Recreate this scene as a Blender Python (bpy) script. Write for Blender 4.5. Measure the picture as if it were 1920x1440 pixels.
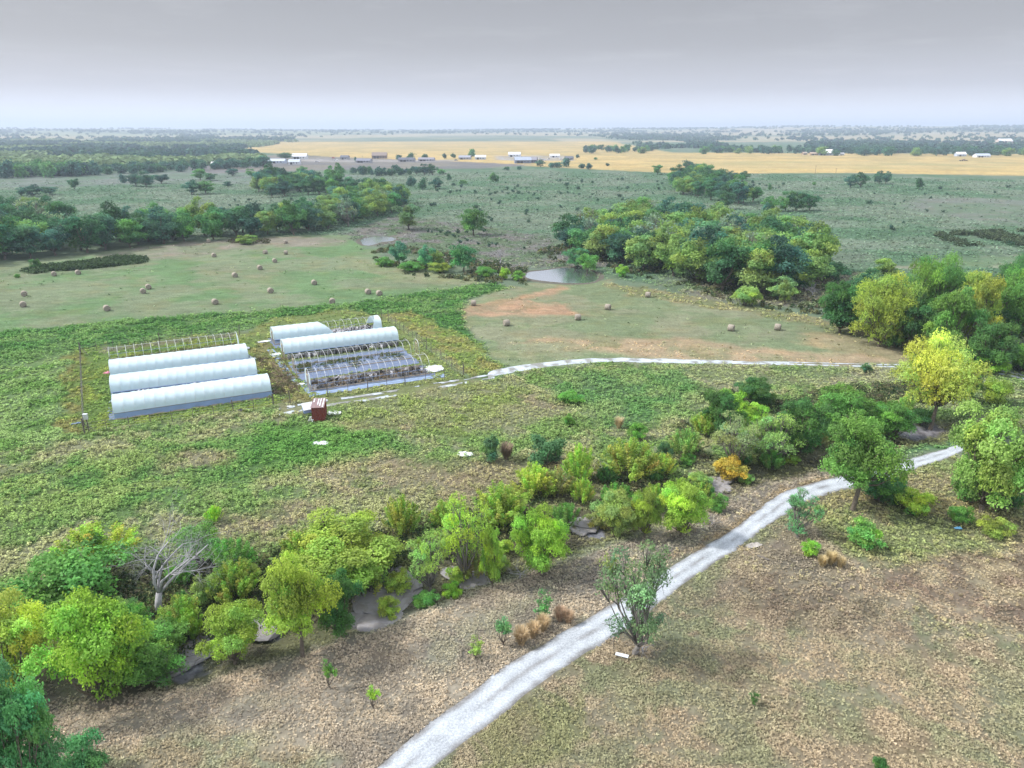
import bpy, math, random, zlib
import numpy as np
from mathutils import Vector, Matrix
R = math.radians
sc = bpy.context.scene
for o in list(bpy.data.objects): bpy.data.objects.remove(o)

# ------------------------------------------------------------------ camera
F, H = 1333.0, 40.0
PITCH = math.atan(474 / F)
SP, CP = math.sin(PITCH), math.cos(PITCH)
cd = bpy.data.cameras.new('camera'); cam = bpy.data.objects.new('camera', cd)
sc.collection.objects.link(cam); sc.camera = cam
cd.sensor_width = 36; cd.lens = F / 1920 * 36; cd.clip_start = 0.5; cd.clip_end = 60000
cam.location = (0, 0, H); cam.rotation_euler = (math.pi / 2 - PITCH, 0, 0)

# ------------------------------------------------------------------ light
sc.view_settings.view_transform = 'Standard'; sc.view_settings.look = 'None'
sc.view_settings.gamma = 1; sc.view_settings.exposure = 1.12
SUN_EL, SUN_AZ = R(46), R(-86)          # azimuth from +Y towards +X (negative: left of the view)
sl = bpy.data.lights.new('sun', 'SUN'); sun = bpy.data.objects.new('sun', sl)
sc.collection.objects.link(sun)
sl.energy = 2.5; sl.angle = R(5.0); sl.color = (1.0, 0.95, 0.88)
sv = Vector((math.cos(SUN_EL) * math.sin(SUN_AZ), math.cos(SUN_EL) * math.cos(SUN_AZ), math.sin(SUN_EL)))
sun.rotation_euler = sv.to_track_quat('Z', 'Y').to_euler(); sun.location = (-200, 100, 300)
w = bpy.data.worlds.new('World'); sc.world = w; w.use_nodes = True
nt = w.node_tree; nt.nodes.clear()
def N(nt, t, **k):
    n = nt.nodes.new(t)
    for a, b in k.items(): setattr(n, a, b)
    return n
def L(nt, a, b): nt.links.new(a, b)
sky = N(nt, 'ShaderNodeTexSky', sky_type='NISHITA'); sky.sun_disc = False
sky.sun_elevation = SUN_EL; sky.sun_rotation = SUN_AZ; sky.dust_density = 4; sky.air_density = 1.2; sky.ozone_density = 1.5
tc = N(nt, 'ShaderNodeTexCoord'); sep = N(nt, 'ShaderNodeSeparateXYZ'); L(nt, tc.outputs['Generated'], sep.inputs[0])
rmp = N(nt, 'ShaderNodeValToRGB'); L(nt, sep.outputs['Z'], rmp.inputs[0])
er = rmp.color_ramp.elements
er[0].position = 0.0; er[0].color = (.66, .65, .68, 1)
er[1].position = 1.0; er[1].color = (.84, .86, .90, 1)
for pz, c in ((.018, (.57, .575, .63, 1)), (.05, (.335, .33, .36, 1)), (.10, (.230, .222, .232, 1)), (.16, (.192, .184, .188, 1)), (.22, (.46, .46, .49, 1)), (.32, (.80, .82, .87, 1))):
    e = er.new(pz); e.color = c
# thin cloud: noise in (x/z, y/z) so streaks flatten towards the horizon
mz = N(nt, 'ShaderNodeMath', operation='ADD'); mz.inputs[1].default_value = .05; L(nt, sep.outputs['Z'], mz.inputs[0])
dv = N(nt, 'ShaderNodeVectorMath', operation='DIVIDE'); L(nt, tc.outputs['Generated'], dv.inputs[0])
cmb = N(nt, 'ShaderNodeCombineXYZ'); cmb.inputs[2].default_value = 1
L(nt, mz.outputs[0], cmb.inputs[0]); L(nt, mz.outputs[0], cmb.inputs[1]); L(nt, cmb.outputs[0], dv.inputs[1])
cn = N(nt, 'ShaderNodeTexNoise'); cn.inputs['Scale'].default_value = .8; cn.inputs['Detail'].default_value = 7
cn.inputs['Roughness'].default_value = .58; L(nt, dv.outputs[0], cn.inputs['Vector'])
cr = N(nt, 'ShaderNodeMapRange'); cr.inputs[1].default_value = .52; cr.inputs[2].default_value = .78
cr.inputs[3].default_value = 0; cr.inputs[4].default_value = .20; L(nt, cn.outputs[0], cr.inputs[0])
cm = N(nt, 'ShaderNodeMixRGB'); cm.inputs[2].default_value = (.50, .49, .51, 1)
L(nt, cr.outputs[0], cm.inputs[0]); L(nt, rmp.outputs[0], cm.inputs[1])
sc10 = N(nt, 'ShaderNodeVectorMath', operation='SCALE'); sc10.inputs['Scale'].default_value = 8.9; L(nt, cm.outputs[0], sc10.inputs[0])
mx = N(nt, 'ShaderNodeMixRGB'); mx.inputs[0].default_value = .88; L(nt, sky.outputs[0], mx.inputs[1]); L(nt, sc10.outputs[0], mx.inputs[2])
bg = N(nt, 'ShaderNodeBackground'); bg.inputs[1].default_value = .1; L(nt, mx.outputs[0], bg.inputs[0])
wo = N(nt, 'ShaderNodeOutputWorld'); L(nt, bg.outputs[0], wo.inputs[0])

# ------------------------------------------------------------------ numeric helpers
rng = np.random.default_rng(7); random.seed(7)
def hsh(ix, iy, s):
    n = (ix.astype(np.int64) * 374761393 + iy.astype(np.int64) * 668265263 + s * 2147483647 * 31) & 0xffffffff
    n = ((n ^ (n >> 13)) * 1274126177) & 0xffffffff
    return ((n ^ (n >> 16)) & 0xffff) / 65535.0
def vnoise(x, y, s=0):
    ix, iy = np.floor(x), np.floor(y); fx, fy = x - ix, y - iy
    fx = fx * fx * (3 - 2 * fx); fy = fy * fy * (3 - 2 * fy)
    a, b, c, d = hsh(ix, iy, s), hsh(ix + 1, iy, s), hsh(ix, iy + 1, s), hsh(ix + 1, iy + 1, s)
    return (a * (1 - fx) + b * fx) * (1 - fy) + (c * (1 - fx) + d * fx) * fy
def fbm(x, y, scale, octv=4, s=0, rough=.5):
    x = np.asarray(x, float) / scale; y = np.asarray(y, float) / scale
    t = 0; a = 1; m = 0
    for i in range(octv):
        t = t + a * vnoise(x + 17.3 * i + 500, y + 9.1 * i + 500, s + i); m += a; a *= rough; x = x * 2.03; y = y * 2.03
    return t / m
def sstep(a, b, x):
    t = np.clip((x - a) / (b - a), 0, 1); return t * t * (3 - 2 * t)
def P0(x, y, z=0.0):
    u, v = (x - 960) / F, (720 - y) / F
    dz = -SP + v * CP; t = (z - H) / dz
    return u * t, (CP + v * SP) * t
CREEK_PX = [(-150,1330),(150,1290),(340,1235),(420,1195),(560,1175),(690,1145),(760,1100),(860,1075),(990,1035),(1090,988),(1200,960),(1335,905),(1440,880),(1560,850),(1690,812),(1760,795),(1850,800),(1990,860)]
CREEK = np.array([P0(*q) for q in CREEK_PX])
def dist_line(x, y, pts):
    d = np.full(np.shape(x), 1e9)
    for a, b in zip(pts[:-1], pts[1:]):
        vx, vy = b[0] - a[0], b[1] - a[1]; l = vx * vx + vy * vy
        t = np.clip(((x - a[0]) * vx + (y - a[1]) * vy) / l, 0, 1)
        d = np.minimum(d, np.hypot(x - a[0] - t * vx, y - a[1] - t * vy))
    return d
def _pc(l, r_, t, b):
    x0, y0 = P0(l, (t + b) / 2); x1, y1 = P0(r_, (t + b) / 2); ya = P0(960, b)[1]; yb = P0(960, t)[1]
    return ((x0 + x1) / 2, (ya + yb) / 2, (x1 - x0) / 2 * .9, (yb - ya) / 2 * .9)
PONDC = [_pc(985, 1124, 500, 529), _pc(674, 742, 444, 460)]
def hgt(x, y):
    x = np.asarray(x, float); y = np.asarray(y, float)
    D = np.hypot(x, y)
    h = (fbm(x, y, 45, 2, 3) - .5) * .9 * sstep(30, 60, D) * (1 - sstep(400, 900, D) * .5)
    h = h - .9 * np.exp(-(dist_line(x, y, CREEK) / 3.2) ** 2)
    for (ax_, ay_, ra_, rb_) in PONDC: h = h - 1.0 * np.exp(-(((x - ax_) / ra_) ** 2 + ((y - ay_) / rb_) ** 2) ** 2)
    # the nursery yard, road and field edge are level enough
    yard = np.exp(-((x + 45) / 45) ** 4 - ((y - 122) / 30) ** 4); h = h * (1 - .9 * yard)
    far = sstep(1900, 9500, D)
    hill = 34 + 62 * fbm(x, y, 3800, 3, 11) + 14 * sstep(-.2, .6, np.arctan2(x, y))
    hill = hill + 10 * (fbm(x, y, 900, 2, 5) - .5)
    return h + far * hill
def hz(x, y): return float(hgt(np.array([x]), np.array([y]))[0])
def P(x, y, z=0.0):
    """ground point that is seen at photo pixel (x, y), z metres above the terrain"""
    g = 0.0
    for _ in range(12):
        X, Y = P0(x, min(y, 5000), z + g)
        if Y < 0 or Y > 9000: X, Y = P0(x, 262, 0); break
        g = hz(X, Y)
    return X, Y
def inpoly(x, y, poly):
    c = np.zeros(np.shape(x), bool); n = len(poly)
    for i in range(n):
        x0, y0 = poly[i]; x1, y1 = poly[(i + 1) % n]
        if y0 == y1: continue
        c ^= ((y0 > y) != (y1 > y)) & (x < (x1 - x0) * (y - y0) / (y1 - y0) + x0)
    return c
def sdf(x, y, poly):
    d = dist_line(x, y, list(poly) + [poly[0]])
    return np.where(inpoly(x, y, poly), d, -d)
def W(pts): return np.array([P0(*q) for q in pts])
def col(r, g, b, k=.46):
    q_ = (.9, 1.03, 1.18)
    return tuple(k * q_[i_] * (((c / 255 + .055) / 1.055) ** 2.4 if c > 10 else c / 255 / 12.92) for i_, c in enumerate((r, g, b)))

# ------------------------------------------------------------------ ground zones: (polygon in photo pixels, colour A, colour B, patch scale m, edge softness, tuft kind)
GREEN_HAY = (col(146,162,112), col(160,158,122))
Z = []
def zone(pts, a, b, sc_, soft=1.0, weed=0., grass=0., alpha=1.): Z.append((W(pts), col(*a), col(*b), sc_, soft, weed, grass, alpha))
BIG = 1e5
# far mid pasture, green grass with cloud shade tinted into its colour
zone([(-1500,520),(-1500,268),(3400,268),(3400,560),(1900,560),(1500,575),(1000,500),(560,440)], (112,138,104),(140,150,124), 34, 3, .22, .0)
zone([(-1200,338),(0,330),(350,318),(700,330),(690,350),(400,345),(0,352)], (150,150,140),(130,145,120), 25, 6, .0, .0, .7)
zone([(640,440),(740,405),(880,425),(1010,440),(1160,500),(1000,500),(940,505),(740,480)], (146,138,128),(118,132,98), 6, 3, .15, .3)
zone([(1240,530),(1500,500),(1640,510),(1700,560),(1560,580),(1300,560)], (120,132,100),(150,142,122), 8, 3, .4, .2)
zone([(1640,505),(1760,482),(1950,478),(2300,490),(2300,520),(1950,500),(1760,500)], (188,174,146),(130,150,110), 14, 3, 0, 0, .8)
zone([(1720,375),(1930,368),(2300,380),(2300,440),(1950,430),(1800,410),(1700,390)], (150,146,134),(126,142,112), 22, 5, 0, 0, .75)
# tan-gold field strip with sunlight put into its colour, and the yards in it
zone([(430,282),(560,262),(800,258),(1120,262),(1260,286),(2500,292),(2600,332),(1920,330),(1600,324),(1290,326),(1020,313),(840,303),(760,303),(520,288)], (238,200,132),(212,184,124), 55, 8, 0, 0)
zone([(1280,300),(1900,304),(1900,316),(1300,318)], (190,180,124),(232,200,140), 60, 15, 0, 0, .55)
zone([(520,290),(780,300),(1000,309),(900,316),(650,318),(400,325),(330,312)], (150,140,136),(164,150,134), 60, 6, 0, 0, .9)
zone([(560,296),(650,299),(860,300),(850,303),(640,304),(540,302)], (204,190,180),(170,160,150), 30, 4, 0, 0, .8)
zone([(930,292),(1060,292),(1075,301),(1000,303),(930,300)], (206,200,200),(190,170,140), 15, 4, 0, 0, .8)
# left hay field
zone([(-700,540),(-300,515),(0,492),(120,480),(270,458),(400,450),(560,440),(650,440),(690,470),(760,500),(900,520),(930,532),(880,546),(740,566),(640,578),(500,585),(400,592),(200,612),(0,630),(-300,650),(-700,700)], (132,156,106),(152,158,120), 13, 1.5, 0, .04)
zone([(150,487),(260,462),(400,450),(560,442),(650,450),(640,462),(520,462),(440,468),(360,482),(300,488),(260,480)], (174,158,138),(150,150,118), 8, 2, 0, .1, .9)
zone([(-300,530),(0,510),(60,500),(240,478),(280,487),(100,505),(0,530)], (150,152,120),(140,150,110), 8, 2, 0, .1, .6)
zone([(380,500),(520,505),(560,530),(480,545),(380,530)], (168,160,128),(150,158,116), 6, 3, 0, .1, .55)
zone([(640,478),(760,505),(900,522),(900,532),(740,528),(650,500)], (172,162,124),(160,160,118), 7, 2, 0, .2, .8)
# right hay field
zone([(850,585),(880,560),(930,538),(1000,530),(1140,524),(1200,545),(1300,566),(1480,592),(1600,628),(1700,655),(1705,690),(1400,684),(1120,676),(1000,690),(930,680),(900,640)], (150,158,116),(166,162,126), 9, 1.5, 0, .04)
zone([(880,575),(1000,545),(1060,530),(1050,545),(990,560),(1060,568),(1075,590),(980,592),(900,590),(850,600)], (214,170,134),(188,162,126), 4, 1.6, 0, .05, .95)
zone([(1180,632),(1300,636),(1480,655),(1690,668),(1700,684),(1400,680),(1150,662),(960,640),(1020,632)], (208,174,138),(170,158,118), 6, 2, 0, .1, .8)
zone([(1560,618),(1700,650),(1700,680),(1600,664),(1500,640)], (202,178,138),(180,164,124), 5, 1.5, 0, .1, .9)
zone([(1130,528),(1250,548),(1500,588),(1660,630),(1720,648),(1700,656),(1560,622),(1400,586),(1200,556),(1130,540)], (172,158,116),(146,146,102), 4, 1, .15, .6, .9)
# weed belt between hay field and nursery
zone([(-700,690),(-200,650),(0,622),(200,604),(400,588),(520,580),(640,574),(760,556),(930,528),(960,540),(880,556),(860,590),(900,650),(960,690),(900,712),(860,690),(730,594),(600,604),(440,620),(150,655),(0,700),(-700,800)], (84,120,66),(112,138,84), 5, 1.2, .8, .2)
zone([(720,592),(760,585),(860,625),(950,690),(880,705),(800,650)], (136,148,82),(156,146,92), 4, 1, .2, .5, .9)
# left weeds
zone([(-700,780),(0,690),(140,660),(150,815),(60,850),(-200,880),(-700,960)], (108,136,76),(132,150,98), 4, 1.5, .85, .2)
# nursery yards
zone([(138,655),(440,620),(470,640),(560,740),(540,760),(400,790),(160,820)], (138,146,74),(120,140,76), 4, .7, .15, .7)
zone([(440,630),(520,596),(640,584),(722,594),(800,650),(872,705),(700,738),(600,752),(560,740)], (146,150,92),(132,144,86), 3, .7, .1, .5)
zone([(455,640),(500,640),(560,715),(600,750),(540,758),(500,700)], (146,136,92),(124,140,78), 3, .6, .15, .7)
zone([(195,650),(440,624),(440,632),(195,662)], (150,140,120),(130,130,90), 3, .6, .1, .5, .8)
zone([(120,665),(150,655),(158,812),(118,812)], (146,134,80),(122,136,70), 3, .5, .1, .5, .8)
# central weedy field
zone([(-900,960),(0,845),(200,800),(500,765),(620,745),(960,695),(1120,680),(1700,690),(1720,720),(1700,800),(1500,860),(1340,890),(1100,960),(850,1050),(680,1110),(350,1190),(0,1240),(-900,1500)], (118,138,84),(154,150,114), 4, 1.5, .5, .35)
zone([(-400,980),(0,880),(250,840),(560,800),(800,835),(700,870),(520,900),(250,960),(0,990)], (96,130,72),(130,146,88), 3.5, 2, .8, .2, .85)
zone([(480,800),(620,790),(680,830),(600,870),(450,870)], (84,126,62),(98,134,70), 4, 1.5, .95, .1, .8)
zone([(1030,700),(1290,690),(1330,740),(1280,790),(1150,800),(1040,760)], (92,128,78),(122,142,92), 5, 2, .8, .2, .8)
zone([(600,720),(960,705),(1060,780),(860,820),(660,800)], (140,146,86),(150,146,108), 4, 2, .25, .5, .7)
for q in ([(690,800),(780,785),(860,795),(780,812)], [(940,735),(1010,735),(1080,762),(1000,770)], [(280,850),(420,845),(430,870),(300,880)], [(-60,880),(60,870),(70,890),(-60,905)],
          [(560,880),(760,850),(960,880),(900,930),(700,930),(600,920)], [(800,900),(1000,860),(1150,870),(1080,960),(900,1000),(800,960)], [(370,980),(520,940),(640,930),(540,1010),(440,1040),(350,1090)]):
    zone(q, (164,146,120),(128,130,90), 3, 1.5, .15, .6, .75)
zone([(1300,690),(1700,695),(1700,720),(1500,720),(1300,715)], (160,152,122),(140,146,104), 5, 1.5, .15, .6, .8)
zone([(1700,830),(1790,800),(1800,835),(1700,862),(1670,850)], (120,146,92),(100,136,86), 3, 1, .6, .3, .9)
zone([(1690,692),(1900,700),(2200,720),(2200,830),(1820,805),(1720,775),(1690,740)], (116,136,84),(146,148,108), 4, 1.5, .5, .5)
# creek corridor floor
zone([(-300,1400),(0,1240),(340,1190),(560,1130),(760,1050),(900,1010),(1080,950),(1340,880),(1500,850),(1700,790),(1800,780),(1800,820),(1500,890),(1350,935),(1130,1010),(880,1100),(680,1180),(350,1270),(0,1400)], (112,102,84),(128,122,88), 3, 1.5, .25, .3, .9)
# brown bank between creek and road
zone([(-300,1900),(-300,1420),(100,1310),(350,1262),(700,1172),(880,1105),(1130,1018),(1350,930),(1490,880),(1570,880),(1500,930),(1400,990),(1230,1085),(1040,1240),(880,1345),(760,1460),(560,1900)], (156,142,124),(184,166,142), 2.6, 1.2, .04, .9)
for q in ([(700,1200),(900,1150),(1100,1060),(1150,1080),(950,1190),(800,1260)], [(200,1350),(420,1290),(560,1300),(380,1360)], [(1180,1030),(1330,960),(1360,985),(1240,1060)]): zone(q, (136,126,112),(160,152,128), 2, 1.5, .03, .85, .8)
zone([(-100,1500),(150,1300),(450,1250),(800,1180),(700,1260),(400,1330),(300,1440),(200,1600)], (196,174,148),(166,150,128), 3, 2, 0, .9, .7)
zone([(140,1440),(330,1370),(560,1380),(640,1440),(500,1600),(200,1600)], (150,154,118),(164,148,116), 3, 1.5, .1, .9, .7)
zone([(1240,1060),(1400,950),(1500,900),(1560,890),(1480,925),(1400,975)], (184,156,114),(150,130,98), 2.5, .8, 0, .8, .8)
# right of road
zone([(560,1900),(730,1460),(960,1290),(1190,1120),(1390,985),(1480,930),(1800,850),(2400,820),(3000,1100),(2500,1900)], (168,150,124),(142,140,108), 3, 1.2, .05, .9)
zone([(1530,930),(1800,850),(2100,850),(2200,1010),(1920,1040),(1700,1070),(1520,1010)], (138,144,96),(154,142,108), 4, 1.5, .3, .6, .85)
zone([(1560,925),(1800,925),(1960,965),(1960,985),(1780,960),(1600,950)], (176,158,116),(146,146,102), 2.5, 1, .05, .7, .8)
zone([(1400,1030),(1500,985),(1600,1060),(1560,1110),(1430,1100),(1300,1120)], (144,128,112),(172,154,128), 2.5, 1.2, .03, .8, .8)
zone([(1280,1110),(1450,1070),(1640,1120),(1730,1200),(1600,1190),(1400,1140)], (124,106,90),(156,138,114), 2.2, 1.5, 0, .8, .75)
zone([(1560,1110),(1800,1030),(2100,1010),(2200,1200),(1900,1180),(1700,1140)], (180,160,130),(140,118,100), 2.6, 1.5, 0, .8, .8)
zone([(1200,1240),(1500,1180),(1700,1250),(1920,1230),(2200,1500),(1700,1700),(1000,1700),(1000,1460)], (172,152,124),(150,144,112), 3, 2, .05, .95, .8)
zone([(900,1330),(1100,1280),(1180,1360),(1000,1440),(850,1480)], (142,138,98),(166,148,124), 2.5, 1.2, .15, .9, .8)
DRY = col(170,146,118)
def ground(x, y):
    """albedo, weed density, grass density at world x, y"""
    x = np.asarray(x, float); y = np.asarray(y, float)
    D = np.hypot(x, y)
    n1 = fbm(x, y, 2600, 4, 21); n2 = fbm(x, y, 800, 3, 31); n3 = fbm(x, y, 260, 3, 37)
    tan = np.array(col(206,188,150)); grn = np.array(col(178,178,134)); wood = np.array(col(134,146,116))
    f = sstep(.44, .56, n1)[..., None]; c = tan * f + grn * (1 - f)
    wd = (sstep(.50, .56, n2) * (1 - .5 * sstep(.52, .6, n3)))[..., None]
    c = c * (1 - wd) + wood * wd
    weed = np.zeros_like(D); gr = np.zeros_like(D)
    near = D < 2900
    wx = np.zeros_like(x); wy = np.zeros_like(x)
    xs, ys = x[near], y[near]; Dn = D[near]
    wob = .02 * Dn
    px = xs + (fbm(xs, ys, 6, 3, 41) - .5) * (3.0 + wob); py = ys + (fbm(xs, ys, 6, 3, 51) - .5) * (3.0 + wob)
    px = px + (fbm(xs, ys, 1.2, 2, 45) - .5) * 1.6; py = py + (fbm(xs, ys, 1.2, 2, 55) - .5) * 1.6
    cn_ = c[near]; wn = weed[near]; gn = gr[near]
    for i, (poly, a, b, s_, soft, wdn, grn_, al) in enumerate(Z):
        lo, hi = poly.min(0) - 25, poly.max(0) + 25
        m = (px > lo[0]) & (px < hi[0]) & (py > lo[1]) & (py < hi[1])
        if not m.any(): continue
        X, Y = px[m], py[m]
        e = sstep(-soft, soft, sdf(X, Y, poly)) * al
        t = sstep(.36, .62, fbm(X, Y, s_, 4, 60 + i, .6))[..., None]
        # streaky second scale
        k = 1 + .38 * (fbm(X * .6 + Y * .8, (Y * .6 - X * .8) * 2.2, s_ * .22 + .5, 3, 90 + i) - .5)
        cc = (np.array(a) * (1 - t) + np.array(b) * t) * k[..., None]
        e_ = e[..., None]
        cn_[m] = cn_[m] * (1 - e_) + cc * e_
        wn[m] = wn[m] * (1 - e) + wdn * e; gn[m] = gn[m] * (1 - e) + grn_ * e
    # bare rock / silt bed of the creek, brown at the right end
    dc = dist_line(px, py, CREEK)
    r = sstep(2.0, 1.2, dc + 1.8 * (fbm(xs, ys, 3, 3, 77) - .5)); pm_ = np.zeros_like(r)
    for q_, rr_ in (((705,1135),2.6),((745,1095),2.0),((350,1225),1.4),((490,1172),.9),((880,1085),.7),((1098,985),1.0),((1340,906),1.5),((1740,806),4.5)):
        cx_, cy_ = P0(*q_); pm_ = np.maximum(pm_, sstep(rr_ * 1.25, rr_ * .8, np.hypot(px - cx_, py - cy_)))
    r = r * pm_
    rock = np.array(col(158,152,154)) * (1 - sstep(55, 70, px))[..., None] + np.array(col(128,112,98)) * sstep(55, 70, px)[..., None]
    rock = rock * (.62 + .8 * fbm(px, py * 2, .9, 4, 83, .65))[..., None] * (1 - .45 * (np.abs(fbm(px, py, 1.6, 3, 85) - .5) < .035))[..., None]
    cn_ = cn_ * (1 - r[..., None]) + rock * r[..., None]; wn *= 1 - r; gn *= 1 - r
    c[near] = cn_; weed[near] = wn; gr[near] = gn
    return c, weed, gr

# ------------------------------------------------------------------ mesh helpers
C = sc.collection
MATS = {}
def setp(o, label=None, cat=None, group=None, kind=None):
    if label: o['label'] = label
    if cat: o['category'] = cat
    if group: o['group'] = group
    if kind: o['kind'] = kind
    return o
def mesh_np(name, V, Fq, mat, colr=None, smooth=False, n=4):
    """V (k,3), Fq (m,n) index array -> mesh"""
    me = bpy.data.meshes.new(name); V = np.asarray(V, np.float32); Fq = np.asarray(Fq, np.int32)
    me.vertices.add(len(V)); me.vertices.foreach_set('co', V.ravel())
    me.loops.add(Fq.size); me.loops.foreach_set('vertex_index', Fq.ravel())
    me.polygons.add(len(Fq)); me.polygons.foreach_set('loop_start', np.arange(0, Fq.size, Fq.shape[1], dtype=np.int32))
    me.polygons.foreach_set('loop_total', np.full(len(Fq), Fq.shape[1], np.int32))
    if smooth: me.polygons.foreach_set('use_smooth', np.ones(len(Fq), bool))
    if colr is not None:
        a = me.color_attributes.new('tint', 'FLOAT_COLOR', 'POINT')
        cc = np.ones((len(V), 4), np.float32); cc[:, :3] = colr; a.data.foreach_set('color', cc.ravel())
    me.materials.append(mat); me.update(calc_edges=True); return me
class MB:
    def __init__(s): s.v = []; s.f = []
    def add(s, v, f):
        b = len(s.v); s.v += [tuple(q) for q in v]; s.f += [tuple(i + b for i in q) for q in f]; return s
    def box(s, cx, cy, z0, sx, sy, sz, rot=0):
        c, n = math.cos(rot), math.sin(rot); v = []
        for z in (z0, z0 + sz):
            for a, b in ((-1,-1),(1,-1),(1,1),(-1,1)):
                x, y = a * sx / 2, b * sy / 2; v.append((cx + x * c - y * n, cy + x * n + y * c, z))
        return s.add(v, [(3,2,1,0),(4,5,6,7),(0,1,5,4),(1,2,6,5),(2,3,7,6),(3,0,4,7)])
    def tube(s, pts, rad, n=6):
        pts = [Vector(p) for p in pts]; rr = rad if hasattr(rad, '__len__') else [rad] * len(pts)
        v = []; u = None
        for i, p in enumerate(pts):
            d = (pts[min(i + 1, len(pts) - 1)] - pts[max(i - 1, 0)]); d = d.normalized() if d.length > 1e-9 else Vector((0,0,1))
            if u is None: u = d.orthogonal().normalized()
            u = (u - d * u.dot(d)); u = u.normalized() if u.length > 1e-6 else d.orthogonal().normalized()
            w_ = d.cross(u)
            for k in range(n):
                a = 2 * math.pi * k / n; v.append(p + (u * math.cos(a) + w_ * math.sin(a)) * rr[i])
        f = [(i * n + k, i * n + (k + 1) % n, (i + 1) * n + (k + 1) % n, (i + 1) * n + k) for i in range(len(pts) - 1) for k in range(n)]
        f += [tuple(reversed(range(n))), tuple((len(pts) - 1) * n + k for k in range(n))]
        return s.add(v, f)
    def mesh(s, name, mat, smooth=False):
        me = bpy.data.meshes.new(name); me.from_pydata(s.v, [], s.f); me.materials.append(mat)
        if smooth: me.polygons.foreach_set('use_smooth', [True] * len(me.polygons))
        me.update(); return me
def link(name, data, parent=None, loc=(0,0,0), rz=0, scale=None):
    o = bpy.data.objects.new(name, data); C.objects.link(o); o.location = loc; o.rotation_euler = (0, 0, rz)
    if scale: o.scale = scale
    if parent: o.parent = parent
    return o
def thing(name, label, cat, loc=(0,0,0), rz=0, group=None, scale=None):
    o = link(name, None, None, loc, rz, scale); o.empty_display_size = .3; return setp(o, label, cat, group)

# ------------------------------------------------------------------ materials
def mat(name, base=(.5,.5,.5), rough=.8, var=.15, nscale=3, bump=0, trans=0, metal=0, spec=.3, attr=False, objcol=False, c2=None):
    m = bpy.data.materials.new(name); m.use_nodes = True; t = m.node_tree; t.nodes.clear()
    out = N(t, 'ShaderNodeOutputMaterial'); b = N(t, 'ShaderNodeBsdfPrincipled')
    b.inputs['Roughness'].default_value = rough; b.inputs['Metallic'].default_value = metal; b.inputs['Specular IOR Level'].default_value = spec
    src = N(t, 'ShaderNodeRGB'); src.outputs[0].default_value = (*base, 1); cur = src.outputs[0]
    if attr:
        a = N(t, 'ShaderNodeAttribute', attribute_name='tint'); q = N(t, 'ShaderNodeMixRGB', blend_type='MULTIPLY'); q.inputs[0].default_value = 1
        L(t, cur, q.inputs[1]); L(t, a.outputs['Color'], q.inputs[2]); cur = q.outputs[0]
    if objcol:
        a = N(t, 'ShaderNodeObjectInfo'); q = N(t, 'ShaderNodeMixRGB', blend_type='MULTIPLY'); q.inputs[0].default_value = 1
        L(t, cur, q.inputs[1]); L(t, a.outputs['Color'], q.inputs[2]); cur = q.outputs[0]
    ge = N(t, 'ShaderNodeTexCoord')
    no = N(t, 'ShaderNodeTexNoise'); no.inputs['Scale'].default_value = nscale; no.inputs['Detail'].default_value = 5; L(t, ge.outputs['Object'], no.inputs['Vector'])
    if c2:
        mr = N(t, 'ShaderNodeMapRange'); mr.inputs[1].default_value = .45; mr.inputs[2].default_value = .6; L(t, no.outputs[0], mr.inputs[0])
        q = N(t, 'ShaderNodeMixRGB'); q.inputs[2].default_value = (*c2, 1); L(t, mr.outputs[0], q.inputs[0]); L(t, cur, q.inputs[1]); cur = q.outputs[0]
    if var:
        mr = N(t, 'ShaderNodeMapRange'); mr.inputs[1].default_value = .3; mr.inputs[2].default_value = .7; mr.inputs[3].default_value = 1 - var; mr.inputs[4].default_value = 1 + var
        L(t, no.outputs[0], mr.inputs[0]); q = N(t, 'ShaderNodeVectorMath', operation='SCALE'); L(t, cur, q.inputs[0]); L(t, mr.outputs[0], q.inputs['Scale']); cur = q.outputs[0]
    L(t, cur, b.inputs['Base Color'])
    if bump:
        bn = N(t, 'ShaderNodeBump'); bn.inputs['Strength'].default_value = bump; bn.inputs['Distance'].default_value = .1; L(t, no.outputs[0], bn.inputs['Height']); L(t, bn.outputs[0], b.inputs['Normal'])
    if trans:
        tr = N(t, 'ShaderNodeBsdfTranslucent'); L(t, cur, tr.inputs[0]); ms = N(t, 'ShaderNodeMixShader'); ms.inputs[0].default_value = trans
        L(t, b.outputs[0], ms.inputs[1]); L(t, tr.outputs[0], ms.inputs[2]); L(t, ms.outputs[0], out.inputs[0])
    else: L(t, b.outputs[0], out.inputs[0])
    MATS[name] = m; return m
M_leaf = mat('leaves', (1,1,1), .6, .12, 1.5, 0, .43, attr=True, objcol=True, spec=.15)
M_tuft = mat('ground_leaves', (1,1,1), .8, 0, 1, 0, .3, attr=True, spec=.1)
M_bark = mat('bark', (.13,.11,.09), .9, .3, 6, .5)
M_twig = mat('grey_twigs', (.17,.16,.15), .85, .25, 5, .4)
M_dead = mat('bleached_wood', (.31,.31,.335), .85, .25, 5, .4)
M_film = mat('plastic_film', (.56,.70,.77), .35, .05, .6, .15, .25, spec=.5)
M_curt = mat('side_curtain_film', (.30,.41,.66), .45, .08, .8, .1, .3)
M_steel = mat('galvanised_steel', (.58,.61,.64), .45, .1, 4, 0, metal=.3)
M_post = mat('weathered_post', (.12,.11,.10), .85, .25, 6)
M_wire = mat('fence_wire', (.22,.22,.22), .6, 0)
M_cloth = mat('weed_cloth', (.11,.145,.225), .7, .18, 1.2, .2)
M_strip = mat('light_cloth', (.18,.25,.38), .65, .2, 1.6, .2)
M_wood = mat('timber', (.42,.36,.28), .8, .2, 6)
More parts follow.
